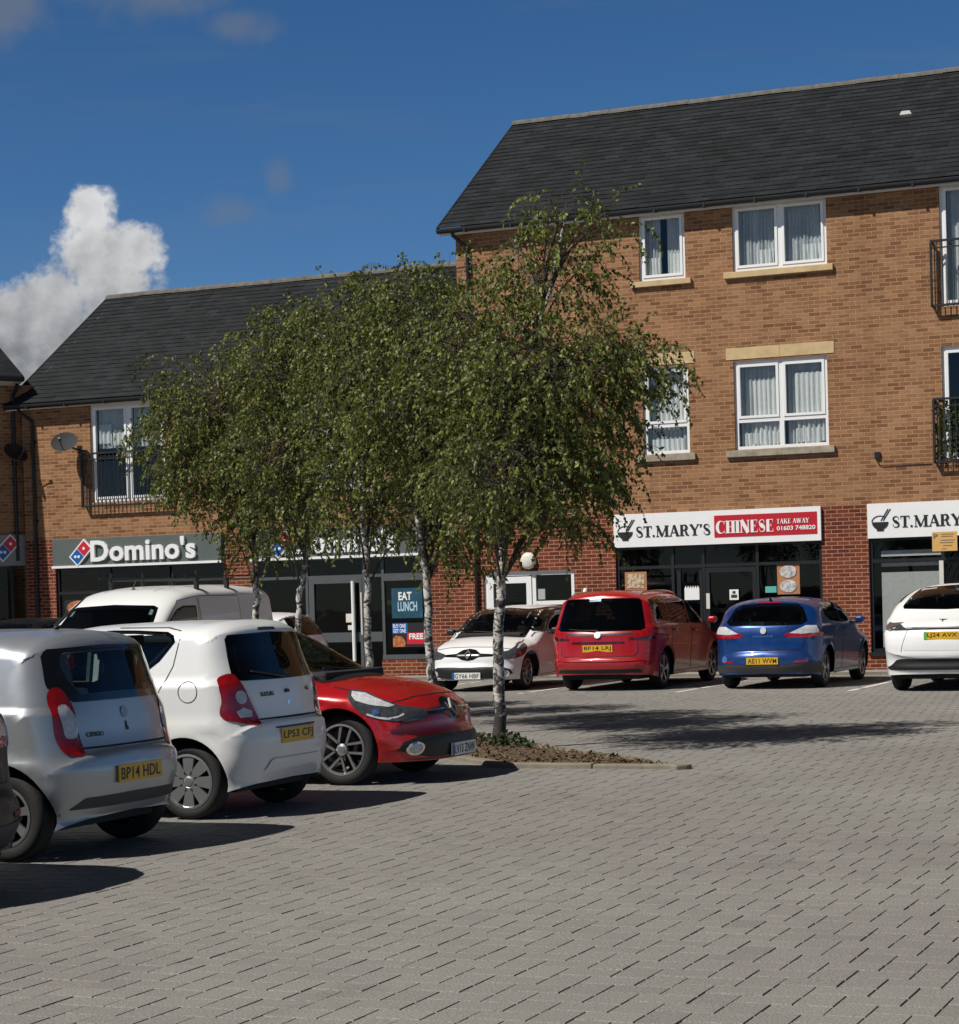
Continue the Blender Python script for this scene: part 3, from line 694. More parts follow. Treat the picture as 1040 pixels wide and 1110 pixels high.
# right block
upper = [(-13.21, -12.27, 7.69, 8.99), (-11.32, -9.48, 7.72, 8.99), (-7.36, -5.5, 6.74, 8.99), (-3.6, -1.8, 7.72, 8.99)]
mid = [(-13.21, -12.27, 4.30, 6.0), (-11.36, -9.53, 4.30, 6.0), (-7.38, -5.5, 3.92, 6.0), (-3.6, -1.8, 4.30, 6.0)]
w_ = MB(); wallgrid(w_, RX0, RX1, 3.16, 8.99, Y0, upper + mid); w_.quad((RX0, 48., 0), (RX0, Y0, 0), (RX0, Y0, 8.99), (RX0, 48., 8.99))
w_.add([(RX0, Y0, 8.99), (RX0, 48., 8.99), (RX0, 43.85, 11.85)], [(0, 1, 2)]); w_.quad((RX1, Y0, 0), (RX1, 48., 0), (RX1, 48., 9.0), (RX1, Y0, 9.0)); w_.quad((RX1, 48., 0), (RX0, 48., 0), (RX0, 48., 9.0), (RX1, 48., 9.0))
w_.add([(RX1, Y0, 8.99), (RX1, 48., 8.99), (RX1, 43.85, 11.85)], [(0, 2, 1)])
w_.build('wall', M['buff'], blk, fix=False)
shopsR = [(-13.86, -9.72, 0., 2.52), (-16.70, -14.74, 0., 2.10), (-8.82, -4.62, .37, 2.52), (-3.6, .6, .37, 2.52)]
w_ = MB(); wallgrid(w_, RX0, RX1, -.02, 3.16, Y0, shopsR, .16); w_.build('ground_floor_wall', M['red'], blk, fix=False)
roof(blk, RX0 - .28, RX1 + .3, Y0 - .24, 9.08, 43.85, 12.03, 48.2)
eaves(blk, RX0 - .28, RX1 + .3, 9.08, Y0 - .27, 8.965)
downpipe(blk, -16.83, 8.72)
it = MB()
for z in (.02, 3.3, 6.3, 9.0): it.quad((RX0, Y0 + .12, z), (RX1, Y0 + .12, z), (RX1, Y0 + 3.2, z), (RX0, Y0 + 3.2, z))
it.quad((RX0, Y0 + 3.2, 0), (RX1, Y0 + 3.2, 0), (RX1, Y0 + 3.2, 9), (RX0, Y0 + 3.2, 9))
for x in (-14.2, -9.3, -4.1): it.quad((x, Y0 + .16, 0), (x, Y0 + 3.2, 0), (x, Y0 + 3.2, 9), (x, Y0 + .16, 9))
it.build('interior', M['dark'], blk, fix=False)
window(blk, -13.21, -12.27, 7.69, 8.99, 1, None, [(-13.15, -12.8, 7.75, 8.15, 5), (-12.62, -12.33, 7.75, 8.2, 4)], [(-13.15, -12.82, 7.75, 8.9, 5), (-12.68, -12.33, 7.75, 8.9, 5)], sill=('stone', .12))
window(blk, -11.32, -9.48, 7.72, 8.99, 2, None, [(-10.88, -10.55, 7.78, 8.12, 4), (-9.98, -9.6, 7.78, 8.15, 5)], [(-11.25, -10.45, 7.78, 8.92, 11), (-10.35, -9.55, 7.78, 8.92, 11)], sill=('stone', .13))
window(blk, -13.21, -12.27, 4.30, 6.0, 1, 4.86, [(-12.95, -12.35, 4.9, 5.7, 6), (-13.1, -12.4, 4.36, 4.6, 7)], [(-13.15, -12.33, 4.36, 5.9, 9)], sill=('stone_grey', .14), lintel=True)
window(blk, -11.36, -9.53, 4.30, 6.0, 2, 4.86, [(-11.05, -10.5, 4.4, 5.62, 6), (-10.2, -9.62, 4.4, 5.72, 6), (-11.2, -10.5, 4.36, 4.62, 9), (-10.2, -9.7, 4.36, 4.66, 6)], [(-11.3, -10.5, 4.36, 5.92, 9), (-10.36, -9.6, 4.36, 5.92, 10)], sill=('stone_grey', .14), lintel=True)
window(blk, -7.36, -5.5, 6.74, 8.99, 2, None, None, [(-7.25, -5.6, 6.8, 8.9, 14)], door=True)
window(blk, -7.38, -5.5, 3.92, 6.0, 2, None, None, [(-7.05, -5.6, 4.0, 5.9, 12)], door=True)
window(blk, -3.6, -1.8, 7.72, 8.99, 2, None, None, [(-3.5, -1.9, 7.78, 8.9, 14)], sill=('stone', .13))
window(blk, -3.6, -1.8, 4.30, 6.0, 2, 4.86, None, [(-3.5, -1.9, 4.36, 5.9, 14)], sill=('stone_grey', .14), lintel=True)
balconette(blk, -7.5, -5.4, 6.72, 7.96); balconette(blk, -7.52, -5.4, 3.84, 5.05, True)
MB().box(-8.66, -8.56, Y0 - .05, Y0, 4.0, 4.12).tube([(-8.61, Y0 - .03, 4.0), (-8.6, Y0 - .03, 3.9), (-8.55, Y0 - .02, 3.86), (-7.6, Y0 - .012, 3.85)], .008, 5).build('cable_box', M['gutter'], blk)
# roof vent
rv = MB(); yv = 42.25; zv = 9.08 + (yv - (Y0 - .24)) * (2.95 / (43.85 - Y0 + .24))
rv.prism([(-.12, 0), (.12, 0), (.08, .07), (-.08, .07)], lambda u, v, k: (-8.42 + u, yv - .1 + k, zv + v - .06), .3); rv.build('roof_vent', M['fascia'], blk)
# white communal door with sidelight
f = MB(); yd = Y0 + .05
f.box(-16.70, -16.62, yd, yd + .07, 0, 2.10); f.box(-14.82, -14.74, yd, yd + .07, 0, 2.10); f.box(-16.62, -14.82, yd, yd + .07, 2.02, 2.10); f.box(-15.66, -15.58, yd, yd + .07, 0, 2.02); f.box(-15.58, -14.82, yd + .002, yd + .068, 1.42, 1.50); f.box(-15.58, -14.82, yd + .01, yd + .06, 0, .35)
f.box(-16.62, -16.5, yd - .02, yd + .05, .02, 2.0); f.box(-15.78, -15.67, yd - .02, yd + .05, .02, 2.0); f.box(-16.5, -15.78, yd - .02, yd + .05, 1.87, 2.0); f.box(-16.5, -15.78, yd - .02, yd + .05, .02, .3); f.box(-16.5, -15.78, yd - .018, yd + .048, .95, 1.1)
dr = f.build('door', M['upvc'], blk)
MB().quad((-16.5, yd + .03, .3), (-15.78, yd + .03, .3), (-15.78, yd + .03, 1.87), (-16.5, yd + .03, 1.87)).quad((-15.58, yd + .03, .35), (-14.82, yd + .03, .35), (-14.82, yd + .03, 2.02), (-15.58, yd + .03, 2.02)).build('pane', M['shopglass'], dr)
MB().box(-15.55, -15.4, yd + .034, yd + .037, 1.53, 1.74).build('paper_notice', M['white'], dr)
MB().tube([(-15.73, yd - .05, .95), (-15.73, yd - .05, 1.25)], .014, 6).build('handle', M['blackmetal'], dr)

def shopfront(b, x0, x1, z0, z1, mull, trans, mat, fw=.06, glass='shopglass', y=Y0 + .05, rails=()):
    f = MB(); xs = [x0, *mull, x1]
    for x in (x0, x1 - fw): f.box(x, x + fw, y, y + .08, z0, z1)
    f.box(x0 + fw, x1 - fw, y, y + .08, z1 - fw, z1); f.box(x0 + fw, x1 - fw, y, y + .08, z0, z0 + fw)
    for x in mull: f.box(x - fw / 2, x + fw / 2, y + .001, y + .079, z0 + fw, z1 - fw)
    for i in range(len(xs) - 1):
        a = xs[i] + (fw if i == 0 else fw / 2); c = xs[i + 1] - (fw if i == len(xs) - 2 else fw / 2)
        f.box(a, c, y + .002, y + .078, trans - fw / 2, trans + fw / 2)
    for (a, c, za, zb) in rails: f.box(a, c, y - .006, y + .07, za, zb)
    o = f.build('shopfront', mat, b)
    MB().quad((x0, y + .04, z0), (x1, y + .04, z0), (x1, y + .04, z1), (x0, y + .04, z1)).build('pane', M[glass], o)
    return o
sf = shopfront(blk, -13.86, -9.72, 0.02, 2.52, [-12.7, -12.08, -11.0], 2.1, M['blackframe'], rails=[(-12.62, -12.54, 0, 2.02), (-12.16, -12.1, 0, 2.02), (-12.04, -11.96, 0, 2.05), (-11.1, -11.03, 0, 2.05), (-11.96, -11.1, 1.96, 2.05), (-11.96, -11.1, .05, .3)])
sf2 = shopfront(blk, -8.82, -4.62, .37, 2.52, [-7.45, -6.2], 2.08, M['blackframe'])
MB().box(-8.86, -4.58, Y0 - .05, Y0 + .05, .30, .37).build('sill', M['blackframe'], sf2)
MB().box(-7.52, -7.44, Y0 + .03, Y0 + .05, .45, 2.05).build('door_jamb', M['fascia'], sf2)
bl = MB()
for i in range(13): x = -8.62 + i * .089; bl.quad((x, Y0 + .145, .45), (x + .092, Y0 + .165, .45), (x + .092, Y0 + .165, 1.86), (x, Y0 + .145, 1.86))
bl.box(-8.62, -7.5, Y0 + .14, Y0 + .17, 1.97, 2.04); bl.box(-8.62, -7.5, Y0 + .14, Y0 + .17, 2.16, 2.27); bl.build('vertical_blind', M['curtain'], sf2)
shopfront(blk, -3.6, .6, .37, 2.52, [-2.2, -.8], 2.08, M['blackframe'])

# left block
LX0, LX1 = -27.72, RX0
lm = [(-25.95, -24.07, 3.92, 6.05), (-21.0, -19.15, 3.92, 6.05)]
w_ = MB(); wallgrid(w_, LX0, LX1, 3.16, 6.1, Y0, lm); w_.quad((LX0, 48., 0), (LX0, Y0, 0), (LX0, Y0, 6.1), (LX0, 48., 6.1)); w_.add([(LX0, Y0, 6.1), (LX0, 48., 6.1), (LX0, 43.85, 8.85)], [(0, 1, 2)]); w_.quad((LX1, 48., 0), (LX0, 48., 0), (LX0, 48., 6.1), (LX1, 48., 6.1))
w_.build('wall', M['buff'], low, fix=False)
shopsL = [(-26.96, -22.7, .3, 2.53), (-21.98, -17.93, 0., 2.53)]
w_ = MB(); wallgrid(w_, LX0, LX1, -.02, 3.16, Y0, shopsL, .16); w_.build('ground_floor_wall', M['red'], low, fix=False)
MB().box(-19.02, -17.95, Y0, Y0 + .16, -.02, .36).build('stall_riser', M['red'], low)
roof(low, LX0 - .28, LX1 - .01, Y0 - .24, 6.16, 43.85, 9.06, 48.2)
eaves(low, LX0 - .28, LX1 - .02, 6.16, Y0 - .27, 6.06)
downpipe(low, -27.42, 5.82)
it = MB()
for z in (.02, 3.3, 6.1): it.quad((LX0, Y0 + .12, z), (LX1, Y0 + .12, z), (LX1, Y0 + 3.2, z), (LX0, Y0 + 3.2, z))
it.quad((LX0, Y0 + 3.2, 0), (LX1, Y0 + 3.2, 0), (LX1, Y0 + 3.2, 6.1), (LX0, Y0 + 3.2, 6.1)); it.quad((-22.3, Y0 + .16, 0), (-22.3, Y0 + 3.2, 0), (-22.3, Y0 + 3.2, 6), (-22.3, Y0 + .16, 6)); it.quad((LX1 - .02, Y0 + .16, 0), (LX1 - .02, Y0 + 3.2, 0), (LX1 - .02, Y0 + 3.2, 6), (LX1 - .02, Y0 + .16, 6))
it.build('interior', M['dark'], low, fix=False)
window(low, -25.95, -24.07, 3.92, 6.05, 2, None, [(-25.82, -25.5, 5.2, 5.62, 3), (-25.45, -25.1, 5.15, 5.5, 3)], [(-25.85, -25.05, 5.1, 5.95, 8), (-24.95, -24.15, 5.1, 5.95, 8)], door=True)
window(low, -21.0, -19.15, 3.92, 6.05, 2, None, None, [(-20.9, -19.25, 4.0, 5.95, 12)], door=True)
balconette(low, -26.1, -23.95, 3.80, 5.0); balconette(low, -21.15, -19.0, 3.80, 5.0)
sfl = shopfront(low, -26.96, -22.7, .3, 2.53, [-25.6, -24.1], 1.95, M['blackframe'])
sf3 = shopfront(low, -21.98, -17.93, 0.02, 2.53, [-20.75, -19.42, -18.98], 2.12, M['greyframe'], rails=[(-20.70, -20.58, 0.02, 2.09), (-19.52, -19.46, 0.02, 2.09), (-20.58, -19.52, 1.98, 2.09), (-20.58, -19.52, .75, .95), (-19.39, -19.01, .75, .95), (-19.02, -17.95, .37, .47), (-18.98, -17.95, 2.0, 2.09)])
MB().tube([(-19.64, Y0 - .02, .35), (-19.64, Y0 - .02, 2.02)], .04, 8).build('door_post', M['upvc'], sf3)
MB().tube([(-19.45, Y0 - .01, .9), (-19.45, Y0 - .01, 1.78)], .022, 8).build('pull_handle', M['fascia'], sf3)
MB().box(-19.84, -19.66, Y0 + .03, Y0 + .035, 1.16, 1.34).box(-19.8, -19.68, Y0 + .03, Y0 + .035, 1.0, 1.1).build('door_sticker', M['lamp'], sf3)
MB().box(-19.24, -19.04, Y0 + .8, Y0 + .82, 1.5, 1.6).build('exit_light', plain('green_exit_panel', (.12, .42, .06), .5), sf3)

# shaded building that turns forward at the far left
wb = thing('corner_building', 'shaded brick building at the far left edge with downpipe and dark shop window', 'building', (-28.4, 38., 0))
ph = R(33.); C0 = Vector((-27.76, 39.90)); dv = Vector((-math.sin(ph), -math.cos(ph))); nv = Vector((math.cos(ph), -math.sin(ph)))
def wp(u, v, k): p = C0 + dv * u + nv * k; return (p.x, p.y, v)
mb = MB(); mb.quad(wp(-.3, 3.16, 0), wp(9, 3.16, 0), wp(9, 6.62, 0), wp(-.3, 6.62, 0)); mb.quad(wp(9, 0, -6), wp(9, 0, 0), wp(9, 6.6, 0), wp(9, 6.6, -6)); mb.quad(wp(0, 0, 0), wp(0, 0, -6), wp(0, 6.6, -6), wp(0, 6.6, 0)); mb.build('wall', M['buff'], wb, fix=False)
mb = MB(); mb.prism([(1.8, 0), (9, 0), (9, 3.16), (-.3, 3.16), (-.3, 2.6), (1.8, 2.6)], lambda u, v, k: wp(u, v, k - .004), .004); mb.build('ground_floor_wall', M['red'], wb)
mb = MB(); mb.quad(wp(-.5, .05, -.3), wp(4.2, .05, -.3), wp(4.2, 2.6, -.3), wp(-.5, 2.6, -.3)); mb.build('shop_window', M['shopglass'], wb); 
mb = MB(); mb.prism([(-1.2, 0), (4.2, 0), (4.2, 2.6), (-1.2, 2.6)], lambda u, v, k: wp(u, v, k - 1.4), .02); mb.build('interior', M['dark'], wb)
mb = MB()
for u in (.3, .95, 1.6): mb.prism([(u, .05), (u + .08, .05), (u + .08, 2.6), (u, 2.6)], lambda a, v, k: wp(a, v, k - .3), .08)
mb.build('window_frame', M['blackframe'], wb)
mb = MB(); o_ = .3
mb.prism([(o_, 6.70), (-.02, 6.62), (-3, 8.55), (-3, 8.7), (o_ - .0, 6.79)], lambda k, v, u: wp(u + .12, v, k), 9.1); mb.build('roof', M['slate'], wb)
mb = MB(); mb.prism([(0, 6.6), (.26, 6.66), (.26, 6.74), (0, 6.7)], lambda k, v, u: wp(u + .14, v, k), 9.); mb.build('fascia_board', M['fascia'], wb)
mb = MB(); mb.tube([wp(.14, 6.72, .34), wp(9.2, 6.72, .34)], .06, 8); mb.build('gutter', M['gutter'], wb)
mb = MB(); mb.tube([wp(.28, 6.6, .3), wp(.3, 6.35, .06), wp(.3, 3.2, .06), wp(.3, 2.7, .06)], .04, 8); mb.build('downpipe', M['gutter'], wb)

# ------------------------------------------------------------------ signs, lamps, dishes, posters
F0 = facade(Y0)
def signboard(name, label, x0, x1, z0, z1, mat, d=.07):
    t = thing(name, label, 'sign', ((x0 + x1) / 2, Y0, z0), 0, 'fascia signs over the shops')
    MB().box(x0, x1, Y0 - d, Y0 - .002, z0, z1).build('board', mat, t)
    return t
def bowl(mb, cx, cz, s, place, w):
    pts = [(cx + s * math.cos(R(a)), cz + s * .9 * math.sin(R(a))) for a in range(180, 361, 12)]
    mb.prism(pts, lambda a, b, c: place(a, b, w + c), .012)
    mb.prism([(cx - s * .45, cz - s * .88), (cx + s * .45, cz - s * .88), (cx + s * .38, cz - s * 1.08), (cx - s * .38, cz - s * 1.08)], lambda a, b, c: place(a, b, w + c), .011)
    ring = [(cx + s * 1.0 * math.cos(R(a)), cz + s * .75 * math.sin(R(a))) for a in range(50, 181, 8)]
    Lr, Rr = strokepoly(ring, [.012 * 1.2] * len(ring))
    for i in range(len(Lr) - 1): mb.prism([Lr[i], Lr[i + 1], Rr[i + 1], Rr[i]], lambda a, b, c: place(a[0] if hasattr(a, '__len__') else a, b, w + c), .01)
    for o in (0, s * .28):
        a, b = Vector((cx + s * .1 + o, cz + s * .15)), Vector((cx + s * 1.0 + o, cz + s * 1.55)); n = Vector((-(b - a).y, (b - a).x)).normalized() * .008
        mb.prism([a - n, b - n, b + n, a + n], lambda a, b, c: place(a, b, w + c), .01)
def st_marys(x0, x1, z0, z1, label, chinese):
    s = signboard('shop_sign', label, x0, x1, z0, z1, M['white'])
    t = MB(); seriftext(t, "ST.MARY'S", x0 + .46, x0 + 1.98, z0 + .19, z0 + .40, F0, .07, .012, th=.22, tn=.05)
    t.build('lettering', M['ink'], s)
    t = MB(); bowl(t, x0 + .24, z0 + .30, .155, F0, .07); t.build('bowl_logo', M['ink'], s)
    if chinese:
        MB().box(x0 + 2.06, x1 - .07, Y0 - .078, Y0 - .0705, z0 + .13, z1 - .10).build('red_panel', M['signred'], s)
        t = MB(); seriftext(t, 'CHINESE', x0 + 2.11, x0 + 3.24, z0 + .20, z0 + .44, F0, .078, .010, th=.30, tn=.11, gap=.05)
        t.build('lettering', M['white'], s); t = MB()
        seriftext(t, 'TAKE AWAY', x0 + 3.30, x1 - .22, z0 + .345, z0 + .435, F0, .078, .010, th=.24, tn=.10, gap=.08)
        t.build('lettering', M['white'], s); t = MB()
        addtext(t, '01603 748820', x0 + 3.30, x1 - .10, z0 + .215, z0 + .30, F0, .078, .010, .02)
        t.build('lettering', M['white'], s)
st_marys(-13.86, -9.71, 2.505, 3.155, 'long white shop fascia with serif lettering and red CHINESE take away panel', True)
st_marys(-8.82, -4.62, 2.505, 3.155, 'white shop fascia with bowl logo cut off by the right edge above pale blinds', False)

def domino(t, cx, cz, s, place, w, depth=.05):
    """the two tile logo, each tile a square turned on its corner"""
    def tile(ux, uz, sc, mi, dd, mb):
        r = s * sc * .7071; pts = [(ux - r, uz), (ux, uz - r), (ux + r, uz), (ux, uz + r)]
        mb.prism(pts, lambda a, b, c: place(a, b, w + c), dd, mi)
    q = s * .7071 * .5
    mb = MB(); a, b = (cx + q, cz + q), (cx - q, cz - q)
    k = s * .7071 * 1.0; e = .035
    r = s * .7071 + e
    # white border round both tiles
    ha = [(a[0] - 0, a[1] + r), (a[0] + r, a[1]), (b[0] + 0, b[1] - r), (b[0] - r, b[1])]
    mb.prism(ha, lambda u, v, c: place(u, v, w + c), depth)
    mb.build('logo_border', M['white'], t)
    mb = MB(); tile(a[0], a[1], .96, 0, depth + .006, mb); mb.build('red_tile', M['dom_red'], t)
    mb = MB(); tile(b[0], b[1], .96, 0, depth + .006, mb); mb.build('blue_tile', M['dom_blue'], t)
    mb = MB()
    for (ux, uz) in (a, (b[0] - s * .17, b[1]), (b[0] + s * .17, b[1])):
        mb.prism([(ux + s * .13 * math.cos(R(g_)), uz + s * .13 * math.sin(R(g_))) for g_ in range(0, 360, 30)], lambda u, v, c: place(u, v, w + c), depth + .010)
    mb.build('logo_dots', M['white'], t)
def dominos(x0, x1, label):
    s = signboard('pizza_shop_sign', label, x0, x1, 2.555, 3.14, M['signgrey'], .09)
    MB().box(x0 - .01, x1 + .01, Y0 - .13, Y0 - .002, 2.50, 2.552).build('light_strip', M['upvc'], s)
    t = MB(); addtext(t, "Domino's", x0 + 1.02, x1 - .60, 2.615, 3.10, F0, .09, .06, .028, spacing=1.03); t.build('lettering', M['white'], s)
    domino(s, x0 + .76, 2.83, .25, F0, .09)
dominos(-26.96, -22.70, "dark grey shop fascia with white raised Domino's lettering over the white van")
dominos(-21.98, -17.95, "dark grey fascia with white lettering half hidden behind birch leaves")
s = thing('corner_sign', 'grey sign panel with a red and blue domino logo beside the black downpipe', 'sign', wp(1., 2.55, .05))
mb = MB(); mb.prism([(.0, 2.6), (3.6, 2.6), (3.6, 3.28), (.0, 3.28)], lambda u, v, k: wp(u, v, k + .01), .05); mb.build('board', M['signgrey2'], s)
domino(s, -.56, 2.99, .26, lambda u, v, k: wp(-u, v, k), .06, .02)

for nm, x, z in (('lamp', -15.69, 2.31),):
    t = thing('wall_lamp', 'round opal lamp on the red brick wall above the white door', 'wall lamp', (x, Y0, z))
    MB().lathe([(.12, 0), (.12, .03), (0, .03)], 24, lambda u, v, k: (x + u, Y0 - k, z + v)).build('base', M['blackframe'], t)
    MB().lathe([(.165, .025), (.17, .05), (.15, .085), (.1, .105), (0, .112)], 28, lambda u, v, k: (x + u, Y0 - k, z + v)).build('diffuser', M['lamp'], t, smooth=True)
t = MB(); t.lathe([(.045, 0), (.05, .03), (.04, .06), (0, .075)], 14, lambda u, v, k: (-14.5 + u, Y0 - k, 1.66 + v * 1.5)); ob = t.build('entry_sensor', M['upvc'], smooth=True, loc=(-14.5, Y0, 1.6)); tag(ob, 'small white rounded fitting on red brick above the red people carrier', 'sensor')
def dish(name, label, x, z, place, mat):
    t = thing('satellite_dish', label, 'satellite dish', place(x, z, 0), 0, 'satellite dishes on the walls')
    ax = Vector((.22, .55, .8)).normalized()   # u, v, w of the dish axis
    e1 = ax.cross(Vector((0, 1, 0))).normalized(); e2 = ax.cross(e1)
    mb = MB(); c = Vector((x, z, .36)); n = 28; vs = []; fs = []
    for i, rr in enumerate((0, .33, .66, 1.)):
        for k in range(n):
            a = 6.2832 * k / n; p = c + e1 * (.30 * rr * math.cos(a)) + e2 * (.235 * rr * math.sin(a) * 1.1) + ax * (.06 * rr * rr); vs.append(p)
    for i in range(3):
        for k in range(n): fs.append((i * n + k, i * n + (k + 1) % n, (i + 1) * n + (k + 1) % n, (i + 1) * n + k))
    mb.add([place(*p) for p in vs], fs); mb.build('reflector', mat, t, smooth=True, weld=True)
    mb = MB(); q = c + ax * .34 - e2 * -.14
    mb.tube([place(*(c + e2 * .2)), place(*(q))], .012, 6); mb.tube([place(*(q - ax * .05)), place(*(q + ax * .03))], .03, 8); mb.build('receiver_arm', M['blackmetal'], t)
    mb = MB(); mb.tube([place(*(c - ax * .02)), place(x + .14, z - .12, .18), place(x + .14, z - .12, 0)], .022, 8); mb.prism([(x + .08, z - .2), (x + .2, z - .2), (x + .2, z - .04), (x + .08, z - .04)], lambda u, v, k: place(u, v, k), .012); mb.build('bracket', M['blackmetal'], t)
dish('d', 'grey oval satellite dish lit by sun beside the first floor french windows', -26.37, 5.22, F0, M['dish'])
dish('d', 'black satellite dish in shade on the far left brick wall', -.42, 5.05, lambda u, v, k: wp(-u, v, k), M['blackmetal'])

# parking notice on brackets in front of the right-hand shop
t = thing('parking_notice', 'ochre parking notice hanging below the right hand white fascia', 'sign', (-7.36, 39.5, 2.24))
MB().box(-7.59, -7.13, 39.50, 39.508, 2.22, 2.575).build('panel', M['ochre'], t)
for x in (-7.5, -7.22): MB().box(x - .012, x + .012, 39.508, Y0 - .07, 2.53, 2.555).build('bracket', M['dish'], t)
mb = MB(); addtext(mb, 'P', -7.56, -7.48, 2.45, 2.54, facade(39.50), .0, .003, .02)
for z, a, b in ((2.525, -7.42, -7.19), (2.485, -7.42, -7.21), (2.415, -7.43, -7.17), (2.37, -7.45, -7.2), (2.315, -7.39, -7.22), (2.255, -7.41, -7.33)): mb.box(a, b, 39.497, 39.4995, z, z + .012)
mb.build('print', M['signgrey'], t)

def poster(name, label, x0, x1, z0, z1, mat, y=Y0 + .075, frame=None):
    t = thing('poster', label, 'poster', ((x0 + x1) / 2, y, z0), 0, 'posters in the shop windows')
    MB().box(x0, x1, y, y + .006, z0, z1).build('sheet', mat, t)
    return t
Fp = facade(Y0 + .075)
M['tan'] = plain('tan_card', (.40, .17, .07), .6, var=.1); M['food'] = rampmat('noodle_photo', [(.3, (.05, .025, .012)), (.45, (.35, .22, .1)), (.6, (.62, .55, .42)), (.75, (.16, .2, .05))], 14, .5)
M['plate'] = rampmat('plate_photo', [(.3, (.12, .10, .09)), (.5, (.45, .43, .42)), (.68, (.72, .72, .72))], 11, .5)
M['pizza'] = rampmat('pizza_photo', [(.3, (.22, .035, .012)), (.5, (.42, .12, .035)), (.62, (.5, .25, .09)), (.75, (.30, .05, .02))], 16, .5)
M['navy'] = rampmat('blue_poster', [(.3, (.006, .04, .07)), (.6, (.012, .075, .12)), (.8, (.03, .13, .19))], 5, .5)
M['teal'] = plain('teal_card', (.10, .42, .36), .5); M['cyan'] = plain('pale_blue_print', (.38, .55, .66), .5, var=.02)
t = poster('p', 'tan framed photo of noodles in the shop window above the red people carrier', -13.70, -13.25, 1.66, 2.02, M['tan']); MB().box(-13.65, -13.30, Y0 + .068, Y0 + .0745, 1.70, 1.98).build('photo', M['food'], t)
t = poster('p', 'tall tan poster with two round dishes in the shop window above the blue car', -10.62, -10.18, 1.50, 2.10, M['tan'])
for zc in (1.93, 1.65): MB().lathe([(0, .012), (.16, .012), (.17, 0)], 20, lambda u, v, k: (-10.40 + u, Y0 + .075 - k, zc + v * .72)).build('dish_photo', M['plate'], t)
t = poster('p', 'small white notice with grey print on the dark takeaway door', -11.56, -11.38, 1.42, 1.62, M['white'], Y0 + .03); MB().box(-11.53, -11.41, Y0 + .026, Y0 + .0295, 1.46, 1.52).box(-11.50, -11.44, Y0 + .026, Y0 + .0295, 1.54, 1.59).build('print', M['dish'], t)
t = poster('p', 'white notice with a ragged top edge behind the takeaway window', -12.48, -12.18, 1.44, 1.66, M['white'])
mb = MB(); [mb.prism([(-12.48 + i * .05, 1.66), (-12.43 + i * .05, 1.66), (-12.455 + i * .05, 1.72)], lambda a, b, c: (a, Y0 + .075 + c, b), .005) for i in range(6)]; mb.build('fringe', M['white'], t)
t = poster('p', 'teal card standing in the takeaway window left of the tall food poster', -10.86, -10.64, 1.54, 1.66, M['teal'])
t = thing('door_plate', 'narrow pale push plate on the dark takeaway door frame', 'door plate', (-12.0, Y0, 1.3)); MB().box(-12.03, -11.96, Y0 + .03, Y0 + .04, 1.26, 1.56).build('plate', M['fascia'], t)
t = poster('p', 'blue EAT LUNCH poster in the lower shop window', -18.80, -18.10, 1.22, 1.84, M['navy'])
mb = MB(); addtext(mb, 'LUNCH', -18.66, -18.22, 1.36, 1.56, Fp, .0, .006, .03); mb.build('lettering', M['cyan'], t)
mb = MB(); addtext(mb, 'EAT', -18.64, -18.34, 1.59, 1.76, Fp, .0, .006, .03); mb.build('lettering', M['white'], t)
t = poster('p', 'BUY ONE GET ONE FREE pizza poster beneath the blue lunch poster', -18.80, -18.06, .62, 1.12, M['ink'])
mb = MB(); mb.box(-18.80, -18.45, Y0 + .071, Y0 + .0748, .90, 1.12); mb.build('blue_panel', M['dom_blue'], t)
mb = MB(); addtext(mb, 'BUY ONE', -18.78, -18.49, 1.02, 1.10, Fp, .004, .003, .02); mb.build('lettering', M['white'], t); mb = MB(); addtext(mb, 'GET ONE', -18.78, -18.49, .92, 1.0, Fp, .004, .003, .02); mb.build('lettering', M['white'], t); mb = MB(); addtext(mb, 'FREE', -18.42, -18.1, .78, .90, Fp, .006, .003, .03); mb.build('lettering', M['white'], t)
mb = MB(); mb.box(-18.47, -18.06, Y0 + .069, Y0 + .0746, .68, .92); mb.build('red_panel', M['dom_red'], t)
mb = MB(); mb.prism([(-18.79, .63), (-18.52, .63), (-18.50, .72), (-18.58, .84), (-18.72, .86), (-18.79, .80)], lambda a, b, c: (a, Y0 + .0745 - c, b), .004); mb.build('pizza_photo', M['pizza'], t)
t = poster('p', 'round pizza photo in the window under the first grey fascia', -26.80, -26.05, 1.45, 1.80, M['ink']); mb = MB(); mb.lathe([(0, .01), (.30, .01), (.32, 0)], 20, lambda u, v, k: (-26.42 + u, Y0 + .075 - k, 1.62 + v * .5)); mb.build('pizza_photo', M['pizza'], t)
# ------------------------------------------------------------------ vehicles
M['tyre'] = plain('tyre_rubber', (.012, .012, .012), .8, var=.25, bump=.2)
M['rim'] = plain('silver_alloy', (.52, .53, .54), .3, metal=.85, var=.05)
M['rimdark'] = plain('dark_alloy', (.02, .02, .022), .35, metal=.5)
M['trim'] = plain('black_trim', (.010, .010, .011), .5, var=.15)
M['trimgrey'] = plain('grey_bumper_plastic', (.045, .045, .046), .6, var=.15)
M['gloss'] = plain('gloss_black', (.006, .006, .007), .12, coat=.5)
M['cabin'] = plain('dark_cabin', (.018, .018, .02), .85, var=.2)
M['seat'] = plain('seat_cloth', (.028, .028, .032), .9, var=.2)
M['chrome'] = plain('chrome', (.75, .75, .76), .12, metal=1., var=.02)
M['carglass'] = glassmat('car_glass', (.42, .48, .47), 1.5, .0, .6)
M['tintglass'] = glassmat('privacy_glass', (.10, .115, .125), 1.5, .0, .6)
M['lens_red'] = plain('red_lens', (.30, .004, .006), .12, coat=.6, var=.25, scale=22)
